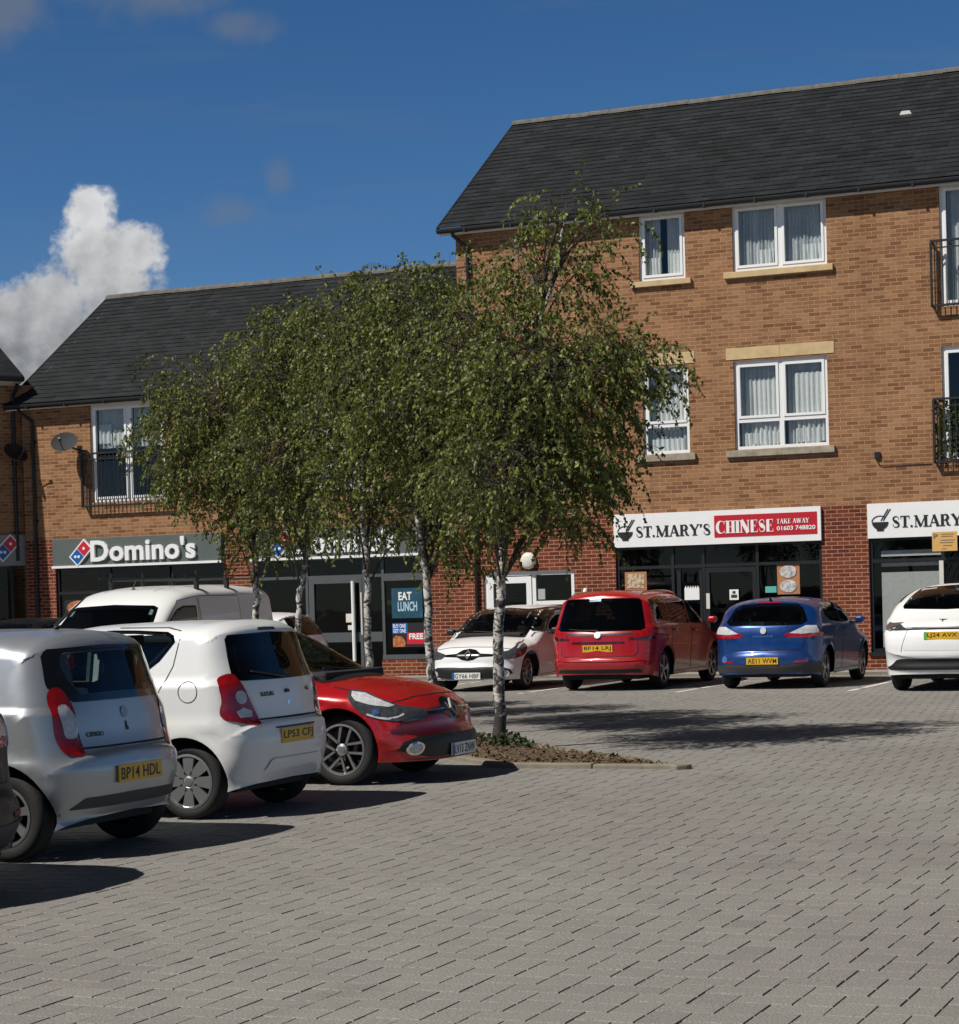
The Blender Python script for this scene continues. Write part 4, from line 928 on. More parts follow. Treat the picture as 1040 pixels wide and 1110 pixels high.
M['lens_dark'] = plain('smoked_red_lens', (.055, .003, .004), .12, coat=.6, var=.3, scale=22)
M['lens_clear'] = plain('clear_lens', (.50, .50, .52), .10, coat=.7, var=.25, scale=28)
M['lens_smoke'] = plain('smoked_lens', (.05, .052, .056), .08, coat=.8, var=.4, scale=26)
M['plate_y'] = plain('yellow_plate', (.62, .36, .015), .4, var=.05)
M['plate_w'] = plain('white_plate', (.70, .70, .68), .4, var=.04)
M['green'] = plain('green_plate_flash', (.10, .38, .08), .4)

M['badge'] = plain('satin_badge', (.30, .30, .31), .35, metal=.6)

def crom(P, closed=False, step=.02):
    """resampled Catmull-Rom through P"""
    P = [np.array(p, float) for p in P]; n = len(P); out = []
    seg = n if closed else n - 1
    for i in range(seg):
        p1, p2 = P[i], P[(i + 1) % n]
        p0 = P[(i - 1) % n] if closed or i > 0 else 2 * p1 - p2
        p3 = P[(i + 2) % n] if closed or i + 2 < n else 2 * p2 - p1
        d1 = max(np.linalg.norm(p2 - p1), 1e-6); d0 = max(np.linalg.norm(p1 - p0), 1e-6); d2 = max(np.linalg.norm(p3 - p2), 1e-6)
        t1 = ((p1 - p0) / d0 - (p2 - p0) / (d0 + d1) + (p2 - p1) / d1) * d1
        t2 = ((p2 - p1) / d1 - (p3 - p1) / (d1 + d2) + (p3 - p2) / d2) * d1
        k = max(2, int(math.ceil(d1 / step)))
        for j in range(k):
            t = j / k; t_2, t_3 = t * t, t * t * t
            out.append((2 * t_3 - 3 * t_2 + 1) * p1 + (t_3 - 2 * t_2 + t) * t1 + (-2 * t_3 + 3 * t_2) * p2 + (t_3 - t_2) * t2)
    if not closed: out.append(P[-1])
    return np.array(out)
def poly_in(pts, poly):
    x, y = pts[:, 0], pts[:, 1]; r = np.zeros(len(pts), bool)
    a = np.asarray(poly); b = np.roll(a, -1, 0)
    for (x0, y0), (x1, y1) in zip(a, b):
        if y0 == y1: continue
        c = ((y0 > y) != (y1 > y)) & (x < (x1 - x0) * (y - y0) / (y1 - y0) + x0); r ^= c
    return r
def seg_dist(pts, line):
    a, b = line[:-1], line[1:]; ab = b - a; l2 = (ab ** 2).sum(1) + 1e-12; D = np.empty(len(pts)); I = np.empty(len(pts), int)
    for s in range(0, len(pts), 1500):
        p = pts[s:s + 1500, None, :]; t = np.clip(((p - a) * ab).sum(2) / l2, 0, 1); q = a + ab * t[..., None]
        d = ((p - q) ** 2).sum(2); i = d.argmin(1); D[s:s + 1500] = np.sqrt(d[np.arange(len(i)), i]); I[s:s + 1500] = i
    return D, I
def inset(poly, d):
    p = np.asarray(poly, float); a = (np.roll(p, -1, 0) - p); a /= np.linalg.norm(a, axis=1)[:, None] + 1e-9; b = np.roll(a, 1, 0)
    area = (p[:, 0] * np.roll(p[:, 1], -1) - np.roll(p[:, 0], -1) * p[:, 1]).sum(); sg = 1 if area > 0 else -1
    na = np.stack([-a[:, 1], a[:, 0]], 1) * sg; nb = np.stack([-b[:, 1], b[:, 0]], 1) * sg
    m = na + nb; m /= np.maximum((m * na).sum(1), .35)[:, None]
    return p + m * d
def fillpoly(poly, step):
    poly = np.asarray(poly); out = []
    for i in range(len(poly)):
        a, b = poly[i], poly[(i + 1) % len(poly)]; k = max(1, int(math.ceil(np.linalg.norm(b - a) / step)))
        out += [a + (b - a) * j / k for j in range(k)]
    out = np.array(out); lo, hi = out.min(0), out.max(0)
    gx, gy = np.meshgrid(np.arange(lo[0], hi[0], step), np.arange(lo[1], hi[1], step)); g_ = np.stack([gx.ravel(), gy.ravel()], 1)
    if len(g_):
        g_ = g_[poly_in(g_, out)]
        if len(g_): d, _ = seg_dist(g_, np.vstack([out, out[:1]])); g_ = g_[d > step * .45]
    allp = np.vstack([out, g_]) if len(g_) else out; n = len(out)
    r = geometry.delaunay_2d_cdt([Vector(p) for p in allp], [(i, (i + 1) % n) for i in range(n)], [], 1, 1e-6)
    return np.array([tuple(v) for v in r[0]]), [tuple(f) for f in r[2]]

class Car:
    def __init__(s, name, label, cat, sp, col, loc, heading, group=None):
        s.sp = sp; s.Lc = sp['L']; s.name = name
        s.root = thing(name, label, cat, (loc[0], loc[1], 0), heading, group or ('cars parked in the row beside the lane' if loc[1] < 19 else 'vehicles parked in front of the shops'), local=True)
        s.col = col; s.shell()
    # --- body surface: a half width over the side elevation, rounded off towards the outline
    def halfw(s, p, d, I):
        sp = s.sp; x, z = p[:, 0], p[:, 1]; zb = sp['belt']; w_ = np.full(len(p), sp['W'])
        lo = np.clip((zb - z) / (zb - .2), 0, 1); w_ = w_ - sp.get('under', .05) * lo ** 2.2
        up_ = np.clip(z - zb, 0, 9); w_ = w_ - sp.get('shoulder', .02) * np.clip(up_ / .05, 0, 1) - sp['tumble'] * up_ - .10 * np.clip(up_ - .25, 0, 9) ** 2
        ft = np.clip((x - (s.Lc - sp.get('ftl', 1.3))) / sp.get('ftl', 1.3), 0, 1); w_ = w_ - sp.get('ft', .09) * ft ** 2
        rt_ = np.clip((sp.get('rtl', 1.1) - x) / sp.get('rtl', 1.1), 0, 1); w_ = w_ - sp.get('rt', .05) * rt_ ** 2
        for (za, amp, wd) in sp.get('creases', ()): w_ = w_ + amp * np.exp(-((z - za(x)) / wd) ** 2)
        # wheel-arch flare
        for xw in (sp['xr'], sp['xf']):
            rr = np.hypot(x - xw, z - sp['R']); w_ = w_ + sp.get('flare', .012) * np.exp(-((rr - sp['aR']) / .05) ** 2)
        r = s.rr[I]; t = np.clip(d / r, 0, 1); n = sp.get('n', 2.7)
        return w_ * (1 - (1 - t) ** n) ** (1 / n)
    def shell(s):
        sp = s.sp; runs = [[]]
        for q in sp['prof']:
            runs[-1].append(q[:2])
            if len(q) > 2: runs.append([q[:2]])
        skin = np.vstack([crom(r, step=.02)[(0 if i == 0 else 1):] for i, r in enumerate(runs)])
        t = np.gradient(skin, axis=0); t /= np.linalg.norm(t, axis=1)[:, None]; nrm = np.stack([-t[:, 1], t[:, 0]], 1)  # skin runs rear -> roof -> front: outward is left of travel
        rr = sp.get('rend', .36) * nrm[:, 0] ** 2 + sp.get('rtop', .17) * nrm[:, 1] ** 2
        k = 15; pad = np.pad(rr, k, 'edge'); rr = np.convolve(pad, np.ones(2 * k + 1) / (2 * k + 1), 'valid'); s.rr = rr; s.skin = skin
        zs = sp.get('sill', .21); bot = []
        for xw in (sp['xf'], sp['xr']):
            a0 = math.asin(max(-1, min(1, (zs - sp['R']) / sp['aR'])))
            bot += [(xw + sp['aR'] * math.cos(a), sp['R'] + sp['aR'] * math.sin(a)) for a in np.linspace(a0, math.pi - a0, 26)]
        outline = np.vstack([skin, np.array(bot)])
        # densify straight bottom pieces
        dn = []
        for i in range(len(outline)):
            a, b = outline[i], outline[(i + 1) % len(outline)]; kk = max(1, int(np.linalg.norm(b - a) / .04)); dn += [a + (b - a) * j / kk for j in range(kk)]
        outline = np.array(dn)
        n_ = sp.get('n', 2.7); rings = []
        for f in (.28, .45, .6, .72, .81, .88, .93, .965, .985):
            dd = (1 - (1 - f ** n_) ** (1 / n_)) * rr; rings.append((skin - nrm * dd[:, None], dd))
        cand = np.vstack([r[0] for r in rings]); want = np.concatenate([r[1] for r in rings])
        ok = poly_in(cand, outline); cand, want = cand[ok], want[ok]; d, _ = seg_dist(cand, skin); db, _ = seg_dist(cand, np.vstack([outline[len(skin):], outline[:1]])); k2 = (d > want * .9) & (db > .006); cand = cand[k2]
        lo, hi = outline.min(0), outline.max(0); gx, gy = np.meshgrid(np.arange(lo[0], hi[0], .045), np.arange(lo[1], hi[1], .04)); g_ = np.stack([gx.ravel(), gy.ravel()], 1)
        g_ = g_[poly_in(g_, outline)]; d, I = seg_dist(g_, skin); db, _ = seg_dist(g_, np.vstack([outline, outline[:1]])); g_ = g_[(d > rr[I] * .9) & (db > .015)]
        allp = np.vstack([outline, cand, g_]); n = len(outline)
        r = geometry.delaunay_2d_cdt([Vector(p) for p in allp], [(i, (i + 1) % n) for i in range(n)], [], 1, 1e-7)
        P = np.array([tuple(v) for v in r[0]]); T = [tuple(f) for f in r[2]]
        d, I = seg_dist(P, skin); d[d < 1e-5] = 0; Y = s.halfw(P, d, I); Y[d < 1e-5] = 0
        n = len(P); vmap = np.arange(n) + n; vmap[Y == 0] = np.arange(n)[Y == 0]
        V = np.vstack([np.stack([P[:, 0], Y, P[:, 1]], 1), np.stack([P[:, 0], -Y, P[:, 1]], 1)])
        F = [t_[::-1] for t_ in T] + [tuple(int(vmap[i]) for i in t_) for t_ in T]
        s.V, s.F = V, F
        g1 = np.zeros((n, 3)); e = .004; a = np.array([e, 0]); b_ = np.array([0, e]); big = np.full(n, 9.)
        W0 = s.halfw(P, big, I); Wx = (s.halfw(P + a, big, I) - s.halfw(P - a, big, I)) / (2 * e); Wz = (s.halfw(P + b_, big, I) - s.halfw(P - b_, big, I)) / (2 * e)
        la, lb = skin[:-1][I], skin[1:][I]; ab = lb - la; tt = np.clip(((P - la) * ab).sum(1) / ((ab ** 2).sum(1) + 1e-12), 0, 1)[:, None]; q = la + ab * tt
        gd = P - q; ln = np.linalg.norm(gd, axis=1); sn = np.stack([-ab[:, 1], ab[:, 0]], 1); sn /= np.linalg.norm(sn, axis=1)[:, None] + 1e-12; gd = np.where(ln[:, None] > 1e-4, gd / (ln[:, None] + 1e-12), -sn)
        t_ = np.clip(d / rr[I], 1e-4, 1); u_ = np.clip(1 - (1 - t_) ** n_, 1e-9, 1); g_ = u_ ** (1 / n_); dg = np.where(t_ < 1, u_ ** (1 / n_ - 1) * (1 - t_) ** (n_ - 1), 0) / rr[I]
        g1[:, 0] = -(g_ * Wx + W0 * dg * gd[:, 0]); g1[:, 1] = 1; g1[:, 2] = -(g_ * Wz + W0 * dg * gd[:, 1]); g1[Y == 0, 1] = 0
        g1 /= np.linalg.norm(g1, axis=1)[:, None]; s.nrm = np.vstack([g1, g1 * np.array([1, -1, 1])])
        s.bvh = BVHTree.FromPolygons([Vector(v) for v in V], F)
        s.cut = np.zeros(len(F), bool); s.cen = np.array([V[list(f)].mean(0) for f in F]); s.trs = np.array(F)
    def wz(s, view, a, z):
        # heights of the tail (or nose) features follow the profile's own steps
        wv = s.sp.get('warp', {}); k = view if view in wv else ('side' if view in 'lr' and 'side' in wv and a > s.Lc - .95 else None)
        if k is None: return z
        dz, zA, zB = wv[k]; f = min(1, max(0, (zB - z) / (zB - zA))) * min(1, max(0, (z - .33) / .17)); return z - dz * f
    def ray(s, view, a, b):
        b = s.wz(view, a, b) if view != 'top' else b
        L_ = s.Lc
        o, dr = {'l': ((a, 3, b), (0, -1, 0)), 'r': ((a, -3, b), (0, 1, 0)), 'rear': ((-2, a, b), (1, 0, 0)), 'front': ((L_ + 2, a, b), (-1, 0, 0)), 'top': ((a, b, 4), (0, 0, -1))}[view]
        h, nn, i, dist = s.bvh.ray_cast(Vector(o), Vector(dr))
        if h is None:
            q = {'l': (a, s.sp['W'] * .9, b), 'r': (a, -s.sp['W'] * .9, b), 'rear': (.1, a, b), 'front': (L_ - .1, a, b), 'top': (a, b, 1.)}[view]
            h, nn, i, dist = s.bvh.find_nearest(Vector(q))
        if nn.dot(Vector(dr)) > 0: nn = -nn
        return h, nn
    def views(s, view): return ['l', 'r'] if view == 'side' else [view]
    def w(s, p): return (p[0] - s.Lc / 2, p[1], p[2])
    def patch(s, mb, view, poly, off=.004, step=.035, mir=False, mi=0):
        V2, T = fillpoly(poly, step)
        for vw in s.views(view):
            for sg in ((1, -1) if mir else (1,)):
                vs = []; ok = []
                for a, b in V2:
                    if vw in ('rear', 'front'): h, nn = s.ray(vw, a * sg, b)
                    elif vw == 'top': h, nn = s.ray(vw, a, b * sg)
                    else: h, nn = s.ray(vw, a, b)
                    vs.append(s.w(h + nn * off)); ok.append(abs(h.y) > s.sp['W'] * .55 if vw in 'lr' else (h.x < s.sp.get('rlim', .8) if vw == 'rear' else h.x > s.Lc - 2.7 if vw == 'front' else True))
                mb.add(vs, [t for t in T if all(ok[i] for i in t)], mi)
    def strip(s, mb, view, pts, wd, off=.003, closed=False, mir=False, mi=0, step=.05):
        pts = [np.array(p, float) for p in pts]
        P = []
        n = len(pts)
        for i in range(n if closed else n - 1):
            a, b = pts[i], pts[(i + 1) % n]; k = max(1, int(np.linalg.norm(b - a) / step)); P += [a + (b - a) * j / k for j in range(k)]
        if not closed: P.append(pts[-1])
        P = np.array(P); m = len(P)
        t = (np.roll(P, -1, 0) - np.roll(P, 1, 0)) if closed else np.gradient(P, axis=0); t /= np.linalg.norm(t, axis=1)[:, None] + 1e-9
        nn = np.stack([-t[:, 1], t[:, 0]], 1); A, B = P + nn * wd / 2, P - nn * wd / 2
        fs = [(2 * i, 2 * ((i + 1) % m), 2 * ((i + 1) % m) + 1, 2 * i + 1) for i in range(m if closed else m - 1)]
        for vw in s.views(view):
            for sg in ((1, -1) if mir else (1,)):
                vs = []
                for a, b in zip(A, B):
                    for q in (a, b):
                        u, v = (q[0] * sg, q[1]) if vw in ('rear', 'front') else (q[0], q[1] * (sg if vw == 'top' else 1))
                        h, no = s.ray(vw, u, v); vs.append(s.w(h + no * off))
                mb.add(vs, fs, mi)
    def half(s, poly):   # half polygon (y >= 0, starting and ending on the centre line) -> full
        p = [tuple(q) for q in poly]; return p + [(-y, z) for y, z in p[::-1] if y > 1e-6]
    def cutwin(s, view, poly, margin=.022):
        q = inset([(a, s.wz(view, a, b)) for a, b in np.asarray(poly)], margin); V = s.V
        c2 = {'side': (0, 2), 'rear': (1, 2), 'front': (1, 2)}[view]
        inn = poly_in(V[:, c2], q); f = inn[s.trs].all(1)
        if view == 'side': f &= np.abs(s.cen[:, 1]) > .3
        if view == 'rear': f &= s.cen[:, 0] < min(1.6, s.Lc * .4)
        if view == 'front': f &= s.cen[:, 0] > s.Lc * .45
        s.cut |= f
    def glass(s, name, view, poly, mat, frit=.035):
        if view == 'side':
            s.cutwin(view, poly)
            for v in 'lr': s.pane(name, v, poly, mat, frit)
        else: s.cutwin(view, poly); s.pane(name, view, poly, mat, frit)
    def pane(s, name, view, poly, mat, frit):
        poly = np.array(poly, float)
        mb = MB(); s.patch(mb, view, poly, .0045, .05); o = mb.build(name, M[mat], s.root, smooth=True, fix=False)
        mb = MB(); s.strip(mb, view, inset(poly, frit / 2 - .004), frit, .0028, closed=True); mb.build('seal', M['gloss'], o, fix=False)
        return o
    def part(s, name, mat, fn, parent=None, smooth=True):
        mb = MB(); fn(mb)
        if name in ('shut_line', 'grille_bar', 'grille'):     # separate lines are separate parts
            par = list(range(len(mb.v)))
            def find(i):
                while par[i] != i: par[i] = par[par[i]]; i = par[i]
                return i
            for f in mb.f:
                for q in f[1:]: par[find(q)] = find(f[0])
            groups = {}
            for f in mb.f: groups.setdefault(find(f[0]), []).append(f)
            for fs in list(groups.values())[1:]:
                ids = sorted({i for f in fs for i in f}); mp = {i: k for k, i in enumerate(ids)}
                MB().add([mb.v[i] for i in ids], [tuple(mp[i] for i in f) for f in fs]).build(name, M[mat] if isinstance(mat, str) else mat, parent or s.root, smooth=smooth, fix=False)
            fs = next(iter(groups.values())); ids = sorted({i for f in fs for i in f}); mp = {i: k for k, i in enumerate(ids)}
            mb = MB().add([mb.v[i] for i in ids], [tuple(mp[i] for i in f) for f in fs])
        return mb.build(name, M[mat] if isinstance(mat, str) else mat, parent or s.root, smooth=smooth, fix=False)
    def finish(s):
        keep = ~s.cut; mb = MB(); mb.add([s.w(v) for v in s.V], [f for f, k in zip(s.F, keep) if k]); b = mb.build('body', s.col, s.root, smooth=True); b.data.normals_split_custom_set_from_vertices([tuple(v) for v in s.nrm])
        # dark headlining just inside the shell so that the cabin is not painted
        bm = bmesh.new(); bm.from_mesh(b.data); bm.normal_update()
        nv = [(v.co - Vector(q) * .016) for v, q in zip(bm.verts, s.nrm)]; fs = [tuple(v.index for v in f.verts)[::-1] for f in bm.faces if f.calc_center_median().z > .62]; bm.free()
        mb = MB(); mb.add(nv, fs); mb.build('cabin_lining', M['cabin'], s.root, fix=False, smooth=True)
        sp = s.sp; W = sp['W']; mb = MB()
        mb.box(*(q - s.Lc / 2 for q in (.25, s.Lc - .3)), -(W - .27), W - .27, .19, .58)
        zs = sp.get('sill', .21); mb.box(*(q - s.Lc / 2 for q in (sp['xr'] + sp['aR'], sp['xf'] - sp['aR'])), -(W - .1), W - .1, zs + .01, zs + .12)
        for xw in (sp['xr'], sp['xf']):     # wheel-arch liners
            for sg in (1, -1):
                ar = [(xw + (sp['aR'] + .012) * math.cos(a) - s.Lc / 2, sp['R'] + (sp['aR'] + .012) * math.sin(a)) for a in np.linspace(.0, math.pi, 22)]
                mb.add([(x, sg * (W - .15), z) for x, z in ar] + [(x, sg * (W - .32), z) for x, z in ar], [(i, i + 1, i + 23, i + 22) for i in range(21)] + [tuple(range(22, 44))])
        mb.build('underbody', M['black'], s.root, fix=False)
        s.seats()
        return s
    def seats(s):
        sp = s.sp; xs = sp.get('seatx', (s.Lc * .50, s.Lc * .28)); top = sp['belt'] + .13
        for x, wd in ((xs[0], .25), (xs[0], .25), (xs[1], .0)): pass
        for sg in (1, -1):
            mb = MB(); y = .36 * sg; c = xs[0] - s.Lc / 2
            mb.box(c - .12, c + .0, y - .23, y + .23, .55, top - .02); mb.box(c - .14, c - .04, y - .12, y + .12, top + .02, top + .2); mb.build('seat', M['seat'], s.root, bevel=.04)
        mb = MB(); c = xs[1] - s.Lc / 2; mb.box(c - .12, c, -.55, .55, .5, top - .1)
        for y in (-.36, .36): mb.box(c - .12, c - .03, y - .13, y + .13, top - .08, top + .06)
        mb.build('rear_bench', M['seat'], s.root, bevel=.04)
        xd = sp.get('dash', s.Lc * .7) - s.Lc / 2
        mb = MB(); mb.box(xd - .35, xd + .18, -.6, .6, sp['belt'] - .2, sp['belt'] + .0)
        mb.build('dashboard', M['cabin'], s.root, bevel=.03)
        mb = MB(); ring = [(xd - .42 + .06 * math.sin(a), -.36 + .18 * math.cos(a), sp['belt'] + .02 + .17 * math.sin(a)) for a in np.linspace(0, 6.283, 20)]
        mb.tube(ring, .016, 6, cap=False); mb.build('steering_wheel', M['trim'], s.root)
    def wheels(s, style='multi', n=9, rimr=None, tw=.19, dark=False):
        sp = s.sp; R_ = sp['R']; rr = rimr or R_ * .66
        for xw in (sp['xr'], sp['xf']):
            for sg in (1, -1):
                yo = sp['W'] - .035 - sp.get('under', .05) * .55
                pl = lambda u, v, k, sg=sg, xw=xw: (xw - s.Lc / 2 + u, sg * (yo - k), R_ + v)
                mb = MB(); sh = .018
                mb.lathe([(rr - .005, .02), (rr + .012, .004), (R_ - .04, 0), (R_ - .012, sh * .8), (R_, .045), (R_, tw - .045), (R_ - .03, tw), (rr, tw - .01)], 40, pl)
                wh = mb.build('wheel', M['tyre'], s.root, smooth=True)
                mb = MB(); mb.lathe([(rr + .004, .006), (rr - .012, .006), (rr - .02, .03), (rr - .03, .10), (0.04, .11)], 36, pl)
                mb.build('rim_barrel', M['rimdark' if style != 'cap' else 'trimgrey'], wh, smooth=True)
                mb = MB(); mb.lathe([(rr + .004, .004), (rr - .014, .002), (rr - .02, .02)], 36, pl)
                mb.lathe([(.055, .05), (.052, .018), (.03, .010), (0, .009)], 20, pl)
                for k in range(n):
                    a = 2 * math.pi * k / n + .2; ca, sa = math.cos(a), math.sin(a)
                    if style == 'multi': segs = [(-.020, .016, -.030, .030)]
                    elif style == 'twin': segs = [(-.050, .009, -.078, .012), (.050, .009, .024, .012)]
                    else: segs = [(-.02, .03, -.035, .05)]
                    for (o0, w0, o1, w1) in segs:
                        pts = [(.045, o0 * .7 - w0), (rr - .012, o1 - w1 + (.03 if style == 'multi' else 0)), (rr - .012, o1 + w1 + (.03 if style == 'multi' else 0)), (.045, o0 * .7 + w0)]
                        mb.prism([(u * ca - v * sa, u * sa + v * ca) for u, v in pts], lambda u, v, k_, pl=pl: pl(u, v, k_ + .012), .022)
                mb.build('rim', M['rim'], wh)
    def plate(s, view, z, text, mat, wd=.52, hg=.112, y=0., flash=False, proud=.012):
        h, nn = s.ray(view, y, z); dirx = -1 if view == 'rear' else 1; zq = z; z = s.wz(view, y, z)
        for dz in (-hg / 2, hg / 2):
            for dy in (-wd / 2, wd / 2):
                h2, _ = s.ray(view, y + dy, zq + dz)
                if (h2.x - h.x) * dirx > 0: h = Vector((h2.x, h.y, h.z))
        x = h.x + dirx * proud - s.Lc / 2
        pl = lambda u, v, k: (x + dirx * k, -dirx * -1 * 0 + y + (-u if view == 'rear' else u), z + v)   # u to the viewer's right
        mb = MB(); mb.prism([(-wd / 2, -hg / 2), (wd / 2, -hg / 2), (wd / 2, hg / 2), (-wd / 2, hg / 2)], lambda u, v, k: pl(u, v, k - .012), .012)
        o = mb.build('number_plate', M[mat], s.root)
        mb = MB(); addtext(mb, text, -wd / 2 + (.05 if flash else .025), wd / 2 - .025, -hg * .34, hg * .34, pl, .0012, .001, .012, spacing=1.05); mb.build('lettering', M['ink'], o, fix=False)
        if flash: mb = MB(); mb.prism([(-wd / 2, -hg / 2), (-wd / 2 + .045, -hg / 2), (-wd / 2 + .045, hg / 2), (-wd / 2, hg / 2)], lambda u, v, k: pl(u, v, k), .001); mb.build('flash', M['green' if flash is True else flash], o)
        return o
    def badge(s, view, y, z, polys, mat, name='badge', d=.008):
        h, nn = s.ray(view, y, z); dirx = -1 if view == 'rear' else 1
        up_ = Vector((0, 0, 1)); n = nn.normalized(); rt_ = up_.cross(n).normalized(); up2 = n.cross(rt_)
        mb = MB()
        for p in polys: mb.prism(p, lambda u, v, k: s.w(h + rt_ * u + up2 * v + n * (k + .002)), d)
        return mb.build(name, M[mat], s.root)
    def word(s, view, y, z, text, wd, hg, mat='chrome', name='badge_lettering'):
        h, nn = s.ray(view, y, z); n = nn.normalized(); rt_ = Vector((0, 0, 1)).cross(n).normalized(); up2 = n.cross(rt_)
        mb = MB(); addtext(mb, text, -wd / 2, wd / 2, -hg / 2, hg / 2, lambda u, v, k: s.w(h + rt_ * u + up2 * v + n * k), .006, .003, .015); return mb.build(name, M[mat], s.root, fix=False)
    def door(s, lower, handle=None, mat=None):
        for vw in ('l', 'r'):
            mb2 = MB(); V2, T = fillpoly(inset(lower, .006), .05)
            vs = []
            for a, b in V2: h, nn = s.ray(vw, a, b); vs.append(s.w(h + nn * .0022))
            mb2.add(vs, T); dr = mb2.build('door', s.col, s.root, smooth=True)
            mb = MB(); s.strip(mb, vw, lower, .009, .002, closed=True); mb.build('shut_line', M['black'], dr, fix=False)
            if handle:
                h, nn = s.ray(vw, *handle); mb3 = MB(); sg = 1 if vw == 'l' else -1
                c = s.w(h); mb3.box(c[0] - .09, c[0] + .09, c[1] + min(sg * .012, sg * .04), c[1] + max(sg * .012, sg * .04), c[2] - .014, c[2] + .016)
                mb3.box(c[0] - .085, c[0] - .06, *sorted((c[1], c[1] + sg * .014)), c[2] - .012, c[2] + .012); mb3.box(c[0] + .06, c[0] + .085, *sorted((c[1], c[1] + sg * .014)), c[2] - .012, c[2] + .012)
                mb3.build('handle', mat or s.col, dr, bevel=.008)
    def mirrors(s, x, z, mat=None):
        for vw, sg in (('l', 1), ('r', -1)):
            h, nn = s.ray(vw, x, z - .06); c = s.w(h); mb = MB()
            prof = [(0, .01), (.09, .005), (.14, .04), (.145, .10), (.10, .12), (.0, .115), (-.015, .06)]
            y0 = c[1] + sg * .05
            mb.add([(c[0] + q, y0 + sg * (.02 if e else .0) + sg * b_, z - .06 + a_) for q, e in ((-.05, 0), (.06, 1)) for b_, a_ in [(y_ * 1.0, z_) for y_, z_ in prof]], [tuple(range(7)), tuple(range(13, 6, -1))] + [(i, (i + 1) % 7, (i + 1) % 7 + 7, i + 7) for i in range(7)])
            mr = mb.build('wing_mirror', mat or s.col, s.root, bevel=.028)
            mb = MB(); mb.box(c[0] - .03, c[0] + .03, *sorted((c[1] - sg * .03, y0 + sg * .02)), z - .06, z - .02); mb.build('mirror_arm', M['trim'], mr)
    def wiper(s, view, pts, off=.02):
        P = []
        for a, b in pts: h, nn = s.ray(view, a, b); P.append(s.w(h + nn * off))
        mb = MB(); mb.tube(P, [.016] + [.008] * (len(P) - 1), 6); mb.build('wiper', M['trim'], s.root)

def rnd(p): return [tuple(q) for q in crom(p, True, .03)]
def lin(x0, z0, x1, z1): return lambda x: z0 + (z1 - z0) * (x - x0) / (x1 - x0)
SPEC = {}
SPEC['silver'] = dict(warp={'rear': (.05, 1.0, 1.36)}, L=3.56, W=.822, belt=.93, tumble=.20, R=.29, aR=.345, xr=.53, xf=2.95, sill=.2, rend=.34, rtop=.15, n=2.7, rt=.06, ft=.10,
  prof=[(.055, .275), (.025, .36), (.0, .48), (.006, .62), (.035, .685), (.052, .697, 1), (.075, .76), (.10, .88), (.125, 1.0), (.175, 1.16), (.240, 1.335), (.262, 1.38), (.31, 1.422), (.5, 1.455), (.9, 1.472), (1.35, 1.472), (1.75, 1.445), (2.05, 1.385), (2.4, 1.22), (2.76, 1.0), (2.85, .955, 1), (3.08, .90), (3.32, .81), (3.46, .70), (3.54, .55), (3.56, .42), (3.53, .22)],
  creases=((lin(0, .60, 3.5, .6), .010, .05),))
SPEC['alto'] = dict(warp={'rear': (.06, 1.1, 1.43)}, L=3.50, W=.80, belt=1.0, tumble=.19, R=.285, aR=.335, xr=.55, xf=2.91, sill=.21, rend=.30, rtop=.14, n=2.9, rt=.05, ft=.10,
  prof=[(.05, .27), (.02, .36), (0, .50), (.012, .65), (.04, .725), (.06, .735, 1), (.075, .80), (.095, .92), (.12, 1.03), (.185, 1.21), (.240, 1.37), (.262, 1.42), (.32, 1.456), (.6, 1.475), (1.2, 1.475), (1.7, 1.44), (2.0, 1.36), (2.35, 1.16), (2.66, .97), (2.75, .93, 1), (3.0, .87), (3.3, .75), (3.43, .62), (3.48, .5), (3.5, .4), (3.47, .22)],
  creases=((lin(0, .70, 3.5, .62), .012, .06),))
SPEC['clio'] = dict(warp={'front': (.055, 1.0, 1.3), 'side': (.055, .97, 1.2)}, L=4.06, W=.866, belt=.98, tumble=.24, R=.312, aR=.365, xr=.66, xf=3.25, sill=.2, rend=.52, rtop=.18, n=2.45, rt=.06, ft=.12, ftl=1.2, flare=.03,
  prof=[(.05, .27), (.0, .5), (.02, .66), (.06, .72, 1), (.09, .9), (.15, 1.02), (.33, 1.28), (.40, 1.36), (.36, 1.385, 1), (.6, 1.42), (1.1, 1.448), (1.6, 1.44), (2.0, 1.40), (2.25, 1.33), (2.6, 1.15), (2.98, .955), (3.06, .93, 1), (3.4, .885), (3.7, .805), (3.87, .72), (3.95, .645), (3.985, .57), (4.0, .49), (4.05, .41), (4.06, .33), (4.04, .20)],
  creases=((lin(.5, .84, 3.6, .74), .014, .045), (lin(.6, .45, 3.2, .40), .012, .06)))
SPEC['mpv'] = dict(warp={'rear': (.09, 1.12, 1.5)}, L=4.66, W=.925, belt=1.05, tumble=.25, R=.33, aR=.385, xr=.95, xf=3.71, sill=.22, rend=.42, rtop=.23, n=2.6, rt=.08, ft=.1,
  prof=[(.05, .28), (0, .40), (.0, .50), (.03, .555), (.055, .57, 1), (.07, .66), (.085, .78), (.10, .92), (.14, 1.01), (.26, 1.38), (.33, 1.53), (.36, 1.58), (.44, 1.612), (.9, 1.645), (1.6, 1.66), (2.2, 1.63), (2.6, 1.56), (3.1, 1.33), (3.6, 1.07), (3.7, 1.03, 1), (4.1, .94), (4.45, .79), (4.58, .66), (4.64, .5), (4.66, .4), (4.63, .22)],
  creases=((lin(.5, .92, 4., .8), .012, .05),))
